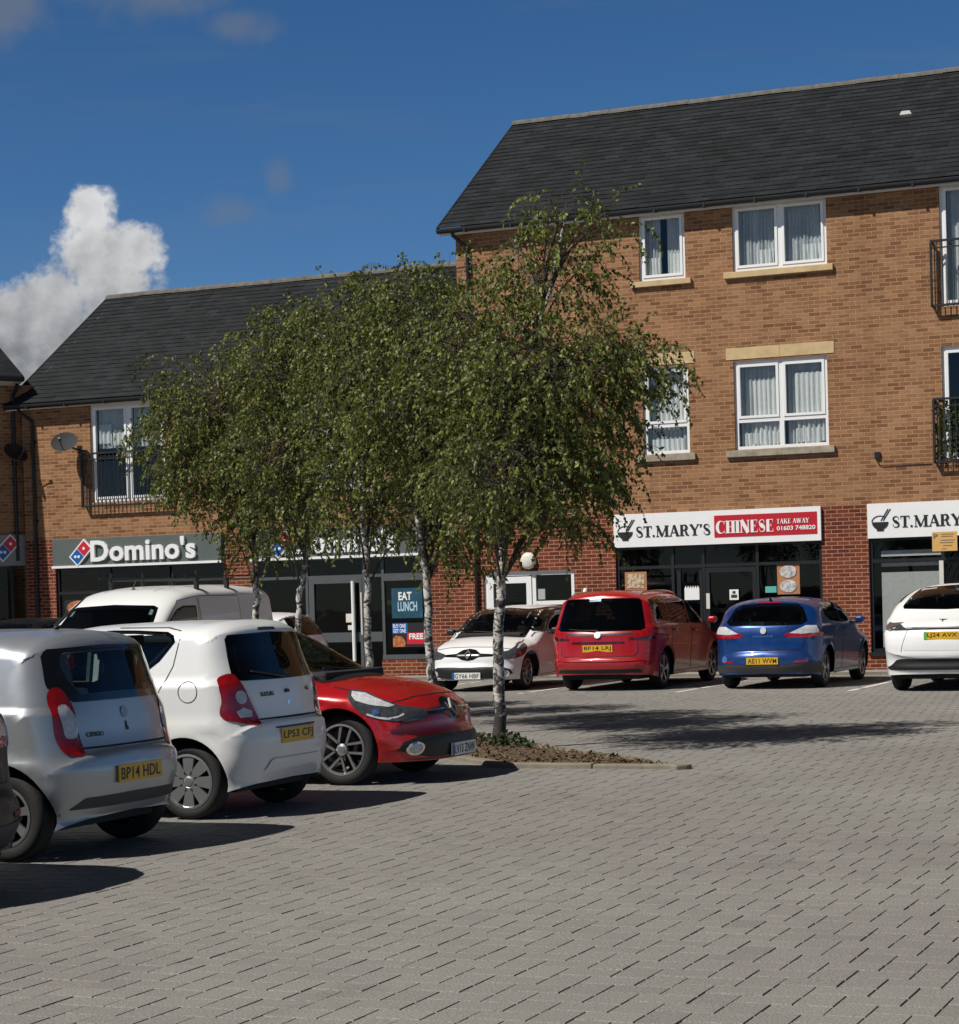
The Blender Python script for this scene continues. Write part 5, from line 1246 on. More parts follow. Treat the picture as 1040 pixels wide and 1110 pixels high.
SPEC['megane'] = dict(warp={'rear': (.095, 1.12, 1.35)}, L=4.30, W=.902, belt=.98, tumble=.30, R=.315, aR=.37, xr=.80, xf=3.44, sill=.21, rend=.48, rtop=.18, n=2.5, rt=.08, ft=.1, flare=.02,
  prof=[(.05, .25), (0, .38), (.0, .48), (.03, .58), (.06, .62, 1), (.08, .72), (.10, .90), (.14, 1.02), (.40, 1.28), (.49, 1.36), (.56, 1.40), (.7, 1.43), (1.2, 1.468), (1.7, 1.465), (2.2, 1.40), (2.7, 1.2), (3.15, .99), (3.25, .96, 1), (3.6, .9), (3.95, .8), (4.15, .68), (4.25, .55), (4.3, .4), (4.27, .22)],
  creases=((lin(.5, .86, 4., .76), .012, .05),))
SPEC['tesla'] = dict(rlim=1.5, warp={'rear': (.10, 1.2, 1.52)}, L=4.75, W=.965, belt=1.08, tumble=.30, R=.355, aR=.405, xr=.93, xf=3.82, sill=.22, rend=.42, rtop=.26, n=2.6, rt=.07, ft=.1, flare=.02,
  prof=[(.08, .27), (.04, .36), (.05, .47), (.01, .51), (0, .63), (.005, .77), (.03, .88), (.06, .945, 1), (.02, .975), (.03, 1.0, 1), (.10, 1.04), (.28, 1.115), (.48, 1.21, 1), (.75, 1.41), (1.1, 1.53), (1.5, 1.60), (1.9, 1.62), (2.4, 1.585), (2.9, 1.43), (3.4, 1.2), (3.75, 1.03), (3.85, 1.0, 1), (4.2, .92), (4.5, .8), (4.67, .66), (4.74, .5), (4.75, .4), (4.71, .22)])
SPEC['van'] = dict(L=4.40, W=.905, belt=1.15, tumble=.10, R=.32, aR=.38, xr=.90, xf=3.60, sill=.22, rend=.22, rtop=.20, n=3., rt=.03, ft=.1, seatx=(2.35, 2.0), dash=3.2,
  prof=[(.03, .3), (0, .5), (.02, .7), (.04, 1.0), (.07, 1.5), (.12, 1.78), (.22, 1.86), (.5, 1.895), (1.5, 1.91), (2.3, 1.885), (2.65, 1.83), (2.9, 1.72), (3.3, 1.38), (3.62, 1.12), (3.72, 1.07, 1), (4.05, .98), (4.26, .82), (4.36, .6), (4.40, .45), (4.37, .24)])

RP = R(180.); FY = R(90.); BY = R(-90.)
def circ(r, n=24, cx=0, cy=0, sy=1.): return [(cx + r * math.cos(2 * math.pi * i / n), cy + r * sy * math.sin(2 * math.pi * i / n)) for i in range(n)]

# silver hatchback, tail towards the lane
P_silver = paint('silver_paint', (.40, .425, .45), .6, .36)
c = Car('parked_car', 'silver hatchback with black glass tailgate and roof aerial, tail to the lane', 'car', SPEC['silver'], P_silver, (-7.51 - 1.78, 11.95), RP)
rw = c.half([(0, 1.045), (.50, 1.045), (.545, 1.10), (.635, 1.13), (.61, 1.30), (.57, 1.345), (0, 1.358)])
c.part('tailgate_panel', 'gloss', lambda m: c.patch(m, 'rear', rw, .003, .035))
gw = c.half([(0, 1.085), (.40, 1.085), (.475, 1.16), (.50, 1.25), (.475, 1.31), (.43, 1.325), (0, 1.33)])
c.cutwin('rear', gw, .0); c.part('rear_window', 'carglass', lambda m: c.patch(m, 'rear', gw, .006, .04))
# the gloss panel must not close the glass: rebuild it as a frame
bpy.data.objects.remove([o for o in c.root.children if o.name.startswith('tailgate_panel')][0])
def frame(m):
    o_, i_ = np.array(rw), np.array(gw); n = 80
    def res(p):
        p = np.vstack([p, p[:1]]); d = np.r_[0, np.cumsum(np.linalg.norm(np.diff(p, axis=0), axis=1))]; t = np.linspace(0, d[-1], n, endpoint=False); return np.stack([np.interp(t, d, p[:, 0]), np.interp(t, d, p[:, 1])], 1)
    a, b = res(o_), res(i_); K = 5; vs = []
    for k in range(K):
        for q in a + (b - a) * k / (K - 1): h, nn = c.ray('rear', *q); vs.append(c.w(h + nn * .004))
    m.add(vs, [(k * n + i, k * n + (i + 1) % n, (k + 1) * n + (i + 1) % n, (k + 1) * n + i) for k in range(K - 1) for i in range(n)])
c.part('tailgate_panel', 'gloss', frame)
c.part('tailgate', P_silver, lambda m: c.patch(m, 'rear', c.half([(0, .765), (.49, .765), (.50, .86), (.50, 1.04), (0, 1.04)]), .003, .035))
c.part('shut_line', 'black', lambda m: (c.strip(m, 'rear', [(-.50, .757), (.50, .757)], .012, .002), c.strip(m, 'rear', [(.497, .76), (.508, 1.04)], .008, .003, mir=True)))
tl = [(.505, 1.04), (.56, 1.13), (.605, 1.13), (.64, 1.10), (.66, .98), (.66, .80), (.635, .735), (.49, .735), (.50, .775), (.51, .80)]
for sg in (1, -1):
    t_ = c.part('tail_light', 'lens_red', lambda m: c.patch(m, 'rear', [(a * sg, b) for a, b in rnd(tl)], .005, .02))
    c.part('reverse_lamp', 'lens_clear', lambda m: c.patch(m, 'rear', [(a * sg, b) for a, b in rnd([(.525, .83), (.52, .99), (.555, 1.035), (.60, 1.03), (.612, .90), (.60, .83)])], .009, .02), t_)
c.part('bumper_insert', 'trimgrey', lambda m: c.patch(m, 'rear', c.half([(0, .325), (.62, .325), (.52, .42), (0, .43)]), .005, .03))
c.plate('rear', .575, 'BP14 HDL', 'plate_y'); c.badge('rear', 0, .965, [circ(.038)], 'badge'); c.badge('rear', .0, .875, [[(-.018, -.03), (.022, -.03), (.022, -.012), (.012, .0), (.012, .03), (-.012, .03), (-.018, .0)]], 'ink', 'sticker', .002)
c.word('rear', .36, .84, 'CITIGO', .16, .03, 'trimgrey')
c.part('brake_light', 'lens_dark', lambda m: c.patch(m, 'rear', [(-.15, 1.338), (.15, 1.338), (.15, 1.353), (-.15, 1.353)], .007))
sw = [(.68, 1.27), (.76, 1.34), (1.0, 1.372), (1.6, 1.38), (2.0, 1.32), (2.4, 1.10), (2.45, 1.0), (1.6, 1.0), (.9, 1.03), (.76, 1.07), (.66, 1.16)]
c.glass('side_window', 'side', sw, 'carglass'); c.glass('windscreen', 'front', c.half([(0, 1.03), (.62, 1.0), (.58, 1.25), (.50, 1.385), (0, 1.405)]), 'carglass')
c.door([(1.0, 1.0), (.95, .8), (.97, .5), (1.05, .27), (1.75, .25), (1.80, 1.0)], (1.2, .88)); c.door([(1.83, 1.0), (1.78, .25), (2.62, .25), (2.68, .6), (2.66, .95), (2.5, 1.0)], (2.0, .87))
c.wheels('multi', 7); c.mirrors(2.36, 1.03)
mb = MB(); mb.tube([c.w((.60, 0, 1.47)), c.w((.62, 0, 1.485)), c.w((.36, 0, 1.68))], [.03, .012, .004], 6); mb.build('aerial', M['trim'], c.root)
c.finish()

# white city car
P_white = paint('white_paint', (.76, .76, .75), 0., .34)
c = Car('parked_car', 'white city car with tall red tail lights and silver wheel trims, tail to the lane', 'car', SPEC['alto'], P_white, (-7.65 - 1.75, 14.45), RP)
rw = c.half([(0, 1.085), (.60, 1.09), (.615, 1.12), (.57, 1.355), (.54, 1.375), (0, 1.385)])
c.glass('rear_window', 'rear', rw, 'tintglass', .06)
tl = [(.60, 1.13), (.65, 1.135), (.705, 1.115), (.738, .95), (.73, .80), (.70, .79), (.46, .785), (.475, .84), (.53, .97), (.575, 1.09)]
for sg in (1, -1):
    t_ = c.part('tail_light', 'lens_red', lambda m: c.patch(m, 'rear', [(a * sg, b) for a, b in rnd(tl)], .006, .02))
    c.part('reverse_lamp', 'lens_clear', lambda m: (c.patch(m, 'rear', [(a * sg, b) for a, b in circ(.05, 18, .60, .965)], .010, .02), c.patch(m, 'rear', [(a * sg, b) for a, b in [(.53, .815), (.52, .86), (.60, .89), (.66, .86), (.64, .815)]], .010, .02)), t_)
c.part('tailgate', P_white, lambda m: c.patch(m, 'rear', c.half([(0, .80), (.44, .80), (.455, .85), (.51, .98), (.56, 1.08), (0, 1.08)]), .003, .035))
c.part('shut_line', 'black', lambda m: (c.strip(m, 'rear', [(-.45, .792), (.45, .792)], .012, .002), c.strip(m, 'side', circ(.078, 28, .50, .955), .006, .002, closed=True), c.strip(m, 'side', [(.62, 1.41), (.75, 1.435), (1.2, 1.44)], .006, .002), c.strip(m, 'side', [(.62, 1.41), (.60, 1.35), (.64, 1.15), (.80, .85), (.88, .70)], .007, .002)))
c.plate('rear', .655, 'LP53 CFJ', 'plate_y', proud=.006); c.word('rear', .30, .975, 'SUZUKI', .18, .032, 'trimgrey'); c.word('rear', -.36, .99, 'GL', .07, .03, 'trimgrey')
c.badge('rear', 0, .90, [[(-.016, .028), (.0, .012), (.016, .02), (.012, -.008), (-.004, -.03), (-.014, -.01)]], 'chrome'); c.badge('rear', 0, .985, [[(-.03, -.012), (.03, -.012), (.022, .014), (-.022, .014)]], 'trim', 'tailgate_handle', .015)
c.part('brake_light', 'lens_dark', lambda m: c.patch(m, 'rear', [(-.14, 1.40), (.14, 1.40), (.13, 1.418), (-.13, 1.418)], .006))
c.part('plate_recess', 'trimgrey', lambda m: c.strip(m, 'rear', [(-.31, .722), (.31, .722)], .014, .004))
c.part('bumper_crease', P_white, lambda m: c.patch(m, 'rear', c.half([(0, .36), (.46, .36), (.40, .47), (.36, .49), (0, .49)]), .012, .03))
c.glass('side_window', 'side', [(.64, 1.33), (.66, 1.375), (.72, 1.40), (1.0, 1.415), (1.28, 1.42), (1.28, 1.02), (1.05, 1.035), (.90, 1.09), (.76, 1.19)], 'tintglass', .025)
c.glass('side_window', 'side', [(1.34, 1.42), (1.7, 1.395), (2.0, 1.28), (2.3, 1.08), (2.3, 1.0), (1.34, 1.015)], 'carglass', .025)
c.glass('windscreen', 'front', c.half([(0, 1.01), (.60, .985), (.55, 1.25), (.48, 1.37), (0, 1.395)]), 'carglass')
c.door([(1.30, 1.0), (1.02, 1.015), (.88, 1.0), (.92, .65), (1.05, .26), (1.30, .25)], (1.05, .90)); c.door([(1.33, 1.0), (1.33, .25), (2.42, .25), (2.5, .6), (2.45, .98), (2.3, .99)], (1.5, .88))
c.wheels('cap', 8, .205); c.mirrors(2.24, 1.02); c.wiper('rear', [(.02, 1.10), (.22, 1.115), (.44, 1.14)])
mb = MB()
for sg in (1, -1):
    h, nn = c.ray('rear', .52 * sg, .58)
c.finish()

def clio(label, col, loc, heading, plate, dark=False, dimw=False, wheel='twin'):
    c = Car('parked_car', label, 'car', SPEC['clio'], col, loc, heading)
    c.glass('windscreen', 'front', c.half([(0, 1.0), (.66, .965), (.64, 1.10), (.555, 1.33), (.50, 1.365), (0, 1.40)]), 'carglass', .05)
    c.glass('side_window', 'side', [(2.02, 1.375), (1.55, 1.40), (1.1, 1.40), (.86, 1.375), (.74, 1.28), (.80, 1.12), (1.3, 1.045), (2.2, 1.0), (2.72, .99), (2.62, 1.10), (2.3, 1.27)], 'tintglass', .03)
    c.glass('rear_window', 'rear', c.half([(0, 1.03), (.55, 1.03), (.56, 1.1), (.50, 1.33), (0, 1.36)]), 'tintglass', .05)
    for sg in (1, -1):
        sd = 'l' if sg > 0 else 'r'
        hl = [(3.32, .875), (3.46, .858), (3.60, .805), (3.74, .745), (3.82, .69), (3.84, .645), (3.80, .615), (3.66, .625), (3.52, .66), (3.42, .73), (3.36, .80)]
        lens = c.part('headlight', 'lens_smoke', lambda m: (c.patch(m, sd, rnd(hl), .006, .02), c.patch(m, 'front', [(a * sg, b) for a, b in [(.74, .635), (.70, .60), (.52, .615), (.44, .66), (.46, .70), (.60, .73), (.74, .76)]], .006, .02)))
        if not dark:
            c.part('indicator_lens', 'lens_clear', lambda m: c.patch(m, sd, [(3.345, .868), (3.46, .85), (3.60, .796), (3.72, .742), (3.69, .728), (3.54, .755), (3.42, .79), (3.37, .83)], .010, .02), lens)
            c.part('light_strip', 'lens_clear', lambda m: c.strip(m, sd, [(3.52, .675), (3.62, .645), (3.70, .632), (3.77, .645), (3.80, .665)], .016, .010), lens)
        else:
            c.part('indicator_lens', 'lens_clear', lambda m: c.strip(m, sd, [(3.36, .855), (3.48, .828), (3.6, .775)], .014, .010), lens)
        c.part('projector', 'chrome', lambda m: c.patch(m, sd, circ(.034, 16, 3.60, .69), .011, .02), lens)
        fr_ = c.part('fog_lamp', 'lens_clear', lambda m: c.patch(m, 'front', [(a * sg, b) for a, b in circ(.045, 18, .625, .32)], .012, .02))
        c.part('fog_ring', 'chrome', lambda m: c.strip(m, 'front', [(a * sg, b) for a, b in circ(.056, 22, .625, .32)], .018, .013, closed=True), fr_)
        c.part('tail_light', 'lens_red', lambda m: c.patch(m, 'rear', [(a * sg, b) for a, b in [(.5, .80), (.74, .78), (.76, .98), (.6, 1.0), (.48, .92)]], .006, .025))
    c.part('grille', 'gloss', lambda m: c.patch(m, 'front', c.half([(0, .585), (.10, .60), (.20, .645), (.48, .655), (.50, .685), (.22, .705), (.12, .765), (0, .785)]), .005, .025))
    if not dark: c.part('grille_bar', 'chrome', lambda m: c.strip(m, 'front', [(.14, .688), (.46, .680)], .014, .009, mir=True))
    k = .092; c.badge('front', 0, .685, [[(0, k), (.062, 0), (.038, 0), (0, k * .62)], [(0, k), (0, k * .62), (-.038, 0), (-.062, 0)], [(-.062, 0), (-.038, 0), (0, -k * .62), (0, -k)], [(0, -k), (0, -k * .62), (.038, 0), (.062, 0)]], 'badge' if not dark else 'trimgrey', 'diamond_badge', .018)
    c.part('lower_grille', 'trim', lambda m: c.patch(m, 'front', c.half([(0, .225), (.50, .23), (.60, .255), (.735, .30), (.71, .39), (.60, .455), (.30, .465), (0, .465)]), .005, .03))
    c.part('splitter', 'trim', lambda m: c.patch(m, 'front', c.half([(0, .208), (.58, .213), (.68, .225), (.60, .222), (0, .218)]), .006, .03))
    c.plate('front', .275, plate, 'plate_w', proud=.014, flash='dom_blue')
    c.part('shut_line', 'black', lambda m: (c.strip(m, 'side', [(2.95, .945), (3.2, .90), (3.5, .845)], .007, .002), c.strip(m, 'front', [(-.68, .77), (-.4, .805), (0, .815), (.4, .805), (.68, .77)], .008, .002)))
    c.part('scuttle', 'trim', lambda m: c.strip(m, 'front', [(-.66, .955), (-.3, .985), (0, .99), (.3, .985), (.66, .955)], .028, .004))
    c.door([(1.82, 1.02), (1.80, .26), (2.74, .24), (2.90, .55), (2.88, .90), (2.72, .97)], (2.02, .86)); c.door([(1.10, 1.05), (.95, .85), (1.06, .6), (1.14, .27), (1.77, .26), (1.79, 1.02)], (1.2, .90))
    c.wheels(wheel, 5, .222, .205); c.mirrors(2.36, .99, col if not dark else M['trim'])
    c.wiper('front', [(.45, .985), (.1, 1.02), (-.35, 1.04)]); c.finish()
    return c
P_red = paint('metallic_red_paint', (.42, .004, .010), .2, .26)
clio('glossy red hatchback facing the lane, nose beside the nearest birch trunk', P_red, (-7.50 - 2.03, 17.28), 0., 'LV13 ZNW')
P_white2 = paint('bright_white_paint', (.78, .78, .78), 0., .3)
clio('white hatchback facing out of its bay in front of the white communal door', P_white2, (-14.28, 33.1 + 2.03), BY, 'GY66 HBF', dark=True)
clio('white hatchback of which only the roof arc shows beyond the red bonnet', P_white2, (-19.1, 33.2), RP, 'GY15 KXT', dark=True)

# red people carrier
P_red2 = paint('bright_red_paint', (.36, .003, .009), .1, .28)
c = Car('parked_car', 'red people carrier parked nose to the shops with chrome strip across its tail', 'car', SPEC['mpv'], P_red2, (-11.86, 32.9 + 2.33), FY)
c.glass('rear_window', 'rear', c.half([(0, 1.075), (.70, 1.085), (.76, 1.12), (.66, 1.48), (.62, 1.515), (0, 1.53)]), 'tintglass', .05)
c.part('chrome_strip', 'chrome', lambda m: c.strip(m, 'rear', [(-.62, 1.035), (-.3, 1.02), (0, 1.012), (.3, 1.02), (.62, 1.035)], .034, .006))
for sg in (1, -1):
    sd = 'l' if sg > 0 else 'r'
    t_ = c.part('tail_light', 'lens_red', lambda m: (c.patch(m, 'rear', [(a * sg, b) for a, b in [(.52, .965), (.60, 1.05), (.86, 1.075), (.90, 1.0), (.88, .93), (.60, .93)]], .006, .03), c.patch(m, sd, [(.19, .975), (.42, .96), (.40, .90), (.18, .84)], .006, .03)))
    c.part('light_base', 'lens_dark', lambda m: c.patch(m, 'rear', [(a * sg, b) for a, b in [(.52, .93), (.53, .965), (.88, .985), (.885, .93)]], .009, .03), t_)
    c.part('reflector', 'lens_red', lambda m: c.patch(m, 'rear', [(a * sg, b) for a, b in [(.62, .545), (.84, .56), (.84, .525), (.64, .515)]], .006, .03))
c.part('tailgate', P_red2, lambda m: c.patch(m, 'rear', c.half([(0, .66), (.60, .67), (.66, .72), (.66, .92), (.50, .94), (.50, .99), (0, .985)]), .004, .035))
c.part('shut_line', 'black', lambda m: c.strip(m, 'rear', [(.66, .93), (.67, .72), (.60, .66), (0, .652)], .012, .002, mir=True))
c.part('shut_line', 'black', lambda m: c.strip(m, 'side', [(.20, .60), (.48, .63), (.60, .56)], .008, .002))
c.part('plate_recess', 'lens_dark', lambda m: c.strip(m, 'rear', [(-.46, .885), (.46, .885)], .04, .006))
c.plate('rear', .795, 'BF14 LRJ', 'plate_y', proud=.008); c.badge('rear', 0, 1.012, [circ(.058)], 'badge', d=.02)
c.part('bumper_base', 'trim', lambda m: c.patch(m, 'rear', c.half([(0, .30), (.74, .30), (.70, .39), (0, .40)]), .005, .04))
c.part('bumper_lip', P_red2, lambda m: c.strip(m, 'rear', [(-.82, .60), (-.4, .595), (0, .592), (.4, .595), (.82, .60)], .03, .014))
c.glass('side_window', 'side', [(.55, 1.49), (.50, 1.40), (.62, 1.17), (1.22, 1.12), (1.22, 1.53), (.9, 1.53)], 'tintglass', .03)
c.glass('side_window', 'side', [(1.28, 1.53), (1.28, 1.115), (2.25, 1.08), (2.25, 1.535)], 'tintglass', .03); c.glass('side_window', 'side', [(2.31, 1.53), (2.31, 1.08), (3.45, 1.05), (3.1, 1.26), (2.7, 1.46)], 'carglass', .03)
c.glass('windscreen', 'front', c.half([(0, 1.09), (.74, 1.06), (.66, 1.42), (.58, 1.53), (0, 1.56)]), 'carglass')
c.door([(1.25, 1.1), (1.22, .75), (1.34, .4), (1.36, .28), (2.27, .28), (2.28, 1.07)], (1.4, .98)); c.door([(2.31, 1.07), (2.31, .28), (3.28, .28), (3.36, .6), (3.34, .98), (3.3, 1.03)], (2.5, .95))
for sg in (1, -1):
    mb = MB(); pts = []
    for x in np.linspace(.55, 2.5, 12): h, nn = c.ray('top', x, .60 * sg); pts.append(c.w(h + Vector((0, 0, .035 if .6 < x < 2.45 else 0))))
    mb.tube(pts, .016, 6); mb.build('roof_rail', M['chrome'], c.root)
c.wheels('multi', 5, .225); c.mirrors(3.32, 1.10); c.wiper('rear', [(.0, 1.075), (.3, 1.09), (.52, 1.11)])
c.finish()

# blue hatchback (and dark ones of the same shape)
def megane(label, col, loc, heading, plate, clear=True):
    c = Car('parked_car', label, 'car', SPEC['megane'], col, loc, heading)
    c.glass('rear_window', 'rear', c.half([(0, 1.115), (.60, 1.125), (.67, 1.16), (.56, 1.31), (.46, 1.355), (0, 1.375)]), 'carglass', .05)
    for sg in (1, -1):
        sd = 'l' if sg > 0 else 'r'
        t_ = c.part('tail_light', 'lens_red', lambda m: (c.patch(m, 'rear', [(a * sg, b) for a, b in [(.33, .955), (.40, 1.0), (.70, 1.06), (.86, 1.02), (.86, .93), (.70, .915), (.40, .92)]], .006, .025), c.patch(m, sd, [(.22, .95), (.42, .925), (.52, .88), (.40, .85), (.20, .83)], .006, .03)))
        c.part('clear_lens', 'lens_clear', lambda m: (c.patch(m, 'rear', [(a * sg, b) for a, b in [(.42, .99), (.66, 1.105), (.80, 1.10), (.84, 1.03), (.84, .99), (.60, .975)]], .009, .025)), t_)
        c.part('reflector', 'lens_red', lambda m: c.strip(m, 'rear', [(.50 * sg, .535), (.70 * sg, .545)], .03, .006))
    c.part('tailgate', col, lambda m: c.patch(m, 'rear', c.half([(0, .725), (.55, .73), (.62, .78), (.64, .90), (.34, .925), (.31, 1.0), (.55, 1.09), (0, 1.085)]), .004, .035))
    c.part('shut_line', 'black', lambda m: c.strip(m, 'rear', [(.65, .90), (.63, .77), (.55, .72), (0, .715)], .011, .002, mir=True))
    c.part('bumper_base', 'trimgrey', lambda m: (c.patch(m, 'rear', c.half([(0, .27), (.80, .29), (.86, .42), (.84, .50), (0, .47)]), .006, .04), c.patch(m, 'side', [(.17, .26), (.17, .40), (.40, .38), (.43, .34), (.42, .26)], .006, .04)))
    c.plate('rear', .555, plate, 'plate_y', proud=.01); c.badge('rear', 0, 1.035, [circ(.05, 20, sy=1.15)], 'badge', 'diamond_badge', .015); c.word('rear', 0, .945, 'MEGANE', .34, .034)
    c.badge('rear', 0, .735, [[(-.07, -.012), (.07, -.012), (.03, .015), (-.03, .015)]], 'chrome', 'tailgate_handle', .01)
    c.badge('rear', .66, .58, [circ(.055)], 'chrome', 'round_sticker', .003)
    c.part('brake_light', 'lens_red', lambda m: c.patch(m, 'rear', [(-.2, 1.372), (.2, 1.372), (.2, 1.388), (-.2, 1.388)], .008))
    c.glass('side_window', 'side', [(.85, 1.30), (.92, 1.345), (1.3, 1.395), (1.72, 1.40), (1.72, 1.04), (1.1, 1.08), (.88, 1.16)], 'tintglass', .03); c.glass('side_window', 'side', [(1.78, 1.40), (2.1, 1.355), (2.6, 1.16), (2.9, 1.01), (1.78, 1.035)], 'carglass', .03)
    c.glass('windscreen', 'front', c.half([(0, 1.03), (.68, 1.0), (.58, 1.3), (.5, 1.37), (0, 1.40)]), 'carglass')
    c.door([(1.74, 1.03), (1.15, 1.07), (1.02, .95), (1.14, .62), (1.24, .28), (1.74, .27)], (1.22, .95)); c.door([(1.77, 1.03), (1.77, .27), (2.96, .27), (3.05, .6), (3.0, .96), (2.9, .99)], (1.98, .93))
    c.wheels('multi', 5, .215); c.mirrors(2.88, 1.05)
    mb = MB(); h, nn = c.ray('top', .62, 0); mb.tube([c.w(h), c.w(h + Vector((-.03, 0, .03))), c.w(h + Vector((-.10, 0, .10)))], [.03, .014, .004], 6); mb.build('aerial', M['trim'], c.root)
    c.finish(); return c
P_blue = paint('metallic_blue_paint', (.001, .040, .19), .4, .28)
megane('blue hatchback parked nose to the shops between the red people carrier and the white car', P_blue, (-9.10, 33.05 + 2.15), FY, 'AE11 WVM')
P_black = paint('black_paint', (.003, .003, .0035), .0, .38); P_black.node_tree.nodes['Principled BSDF'].inputs['Coat Weight'].default_value = .12; P_black.node_tree.nodes['Principled BSDF'].inputs['Specular IOR Level'].default_value = .3
megane('black car cut off by the left edge of the photo next to the silver hatchback', P_black, (-7.08 - 2.15, 9.53), RP, 'EJ60 RVX')
megane('black car of which only the roof shows above the silver hatchback at the far left', P_black, (-20.35, 28.6), BY, 'EK59 TYU')

# white electric car
c = Car('parked_car', 'white electric car with black lower bumper and smoked lamps at the right edge', 'car', SPEC['tesla'], P_white2, (-6.02, 31.85 + 2.375), FY)
c.glass('rear_window', 'rear', c.half([(0, 1.30), (.68, 1.315), (.70, 1.34), (.56, 1.53), (.50, 1.56), (0, 1.59)]), 'tintglass', .05)
for sg in (1, -1):
    sd = 'l' if sg > 0 else 'r'
    c.part('tail_light', 'lens_smoke', lambda m: (c.patch(m, 'rear', [(a * sg, b) for a, b in [(.50, 1.035), (.54, 1.065), (.64, 1.12), (.86, 1.15), (.90, 1.04), (.70, 1.03)]], .007, .025), c.patch(m, sd, [(.20, 1.05), (.42, 1.03), (.50, 1.0), (.36, .955), (.20, .93)], .006, .03)))
c.part('bumper_base', 'trim', lambda m: c.patch(m, 'rear', c.half([(0, .33), (.80, .33), (.88, .40), (.84, .46), (.70, .585), (.62, .60), (0, .60)]), .006, .04))
c.part('boot_lip_shadow', 'gloss', lambda m: c.strip(m, 'rear', [(-.52, 1.045), (.52, 1.045)], .02, .006))
c.part('shut_line', 'black', lambda m: c.strip(m, 'rear', [(.52, 1.03), (.60, .80), (.62, .70)], .007, .002, mir=True))
c.part('tailgate', P_white2, lambda m: c.patch(m, 'rear', c.half([(0, .72), (.58, .73), (.57, .80), (.50, 1.025), (0, 1.03)]), .003, .035))
c.plate('rear', .945, 'LJ24 AVX', 'plate_y', flash=True, proud=.012)
c.badge('rear', 0, 1.165, [[(-.06, .045), (.06, .045), (.045, .028), (-.045, .028)], [(-.016, .025), (.016, .025), (0, -.055)]], 'trimgrey', 't_badge', .006)
c.glass('side_window', 'side', [(.92, 1.36), (1.3, 1.49), (1.75, 1.53), (1.75, 1.12), (1.2, 1.16)], 'tintglass', .03); c.glass('side_window', 'side', [(1.80, 1.53), (2.3, 1.50), (2.9, 1.28), (3.3, 1.07), (1.80, 1.115)], 'tintglass', .03)
c.glass('windscreen', 'front', c.half([(0, 1.07), (.76, 1.04), (.66, 1.40), (.55, 1.5), (0, 1.54)]), 'carglass')
c.door([(1.77, 1.1), (1.3, 1.14), (1.2, 1.0), (1.32, .7), (1.42, .29), (1.77, .28)], (1.45, 1.02)); c.door([(1.80, 1.1), (1.80, .28), (3.2, .28), (3.34, .6), (3.3, 1.0), (3.2, 1.05)], (2.1, 1.0))
c.wheels('multi', 10, .25, .22); c.mirrors(3.15, 1.12, M['gloss']); c.finish()

# white van with roof bars
c = Car('parked_van', 'white panel van with black roof bars facing out in front of the grey fascia', 'van', SPEC['van'], P_white, (-16.85, 27.2), R(-91.5)); c.root.scale = (1.07, 1.07, 1.0)
c.glass('windscreen', 'front', c.half([(0, 1.13), (.76, 1.10), (.74, 1.36), (.69, 1.58), (.62, 1.61), (0, 1.635)]), 'carglass', .05)
c.glass('side_window', 'side', [(2.30, 1.20), (2.30, 1.60), (2.62, 1.60), (2.80, 1.55), (3.12, 1.30), (3.30, 1.16)], 'carglass', .03)
c.door([(2.25, 1.74), (2.24, .30), (3.18, .28), (3.26, .6), (3.36, 1.1), (2.72, 1.68)], (2.4, 1.1), M['trim']); c.door([(1.15, 1.74), (1.15, .42), (2.20, .30), (2.21, 1.74)], (2.05, 1.12), M['trim'])
c.part('side_rail', 'trim', lambda m: c.strip(m, 'side', [(.3, 1.16), (1.15, 1.16)], .03, .004))
for sg in (1, -1):
    c.part('headlight', 'lens_clear', lambda m: c.patch(m, 'l' if sg > 0 else 'r', [(3.78, .98), (4.05, .90), (4.2, .78), (4.16, .68), (3.95, .74), (3.8, .86)], .006, .03))
    c.part('tail_light', 'lens_red', lambda m: c.patch(m, 'rear', [(a * sg, b) for a, b in [(.72, .75), (.84, .75), (.84, 1.2), (.76, 1.2)]], .006, .03))
c.part('grille', 'trim', lambda m: (c.patch(m, 'front', c.half([(0, .66), (.45, .68), (.5, .80), (0, .82)]), .006, .03), c.patch(m, 'front', c.half([(0, .30), (.7, .32), (.66, .5), (0, .52)]), .006, .03)))
c.plate('front', .57, 'KV62 ODT', 'plate_w'); c.wheels('cap', 8, .2); c.mirrors(3.2, 1.22, M['trim'])
c.part('roof_seam', 'black', lambda m: (c.strip(m, 'top', [(1.0, .42), (2.66, .40)], .008, .002), c.strip(m, 'top', [(1.0, -.42), (2.66, -.40)], .008, .002)))
c.finish(); h, nn = c.ray('top', 2.55, 0)
mb = MB(); mb.tube([c.w(h), c.w(h + Vector((0, 0, .03))), c.w(h + Vector((-.09, 0, .16)))], [.03, .014, .004], 6); mb.build('aerial', M['trim'], c.root)
rk = MB()
for x in (.45, 1.25, 2.05):
    rk.box(*(q - 2.2 for q in (x - .02, x + .02)), -.74, .74, 1.985, 2.01)
    for y in (-.70, .70): rk.box(*(q - 2.2 for q in (x - .03, x + .03)), y - .025, y + .025, 1.80, 1.985); rk.box(*(q - 2.2 for q in (x - .012, x + .012)), y - .012, y + .012, 2.01, 2.12)
for y in (-.70, .70): rk.box(.35 - 2.2, 2.35 - 2.2, y - .013, y + .013, 2.03, 2.05)
ob = rk.build('roof_rack', M['trim'], c.root)
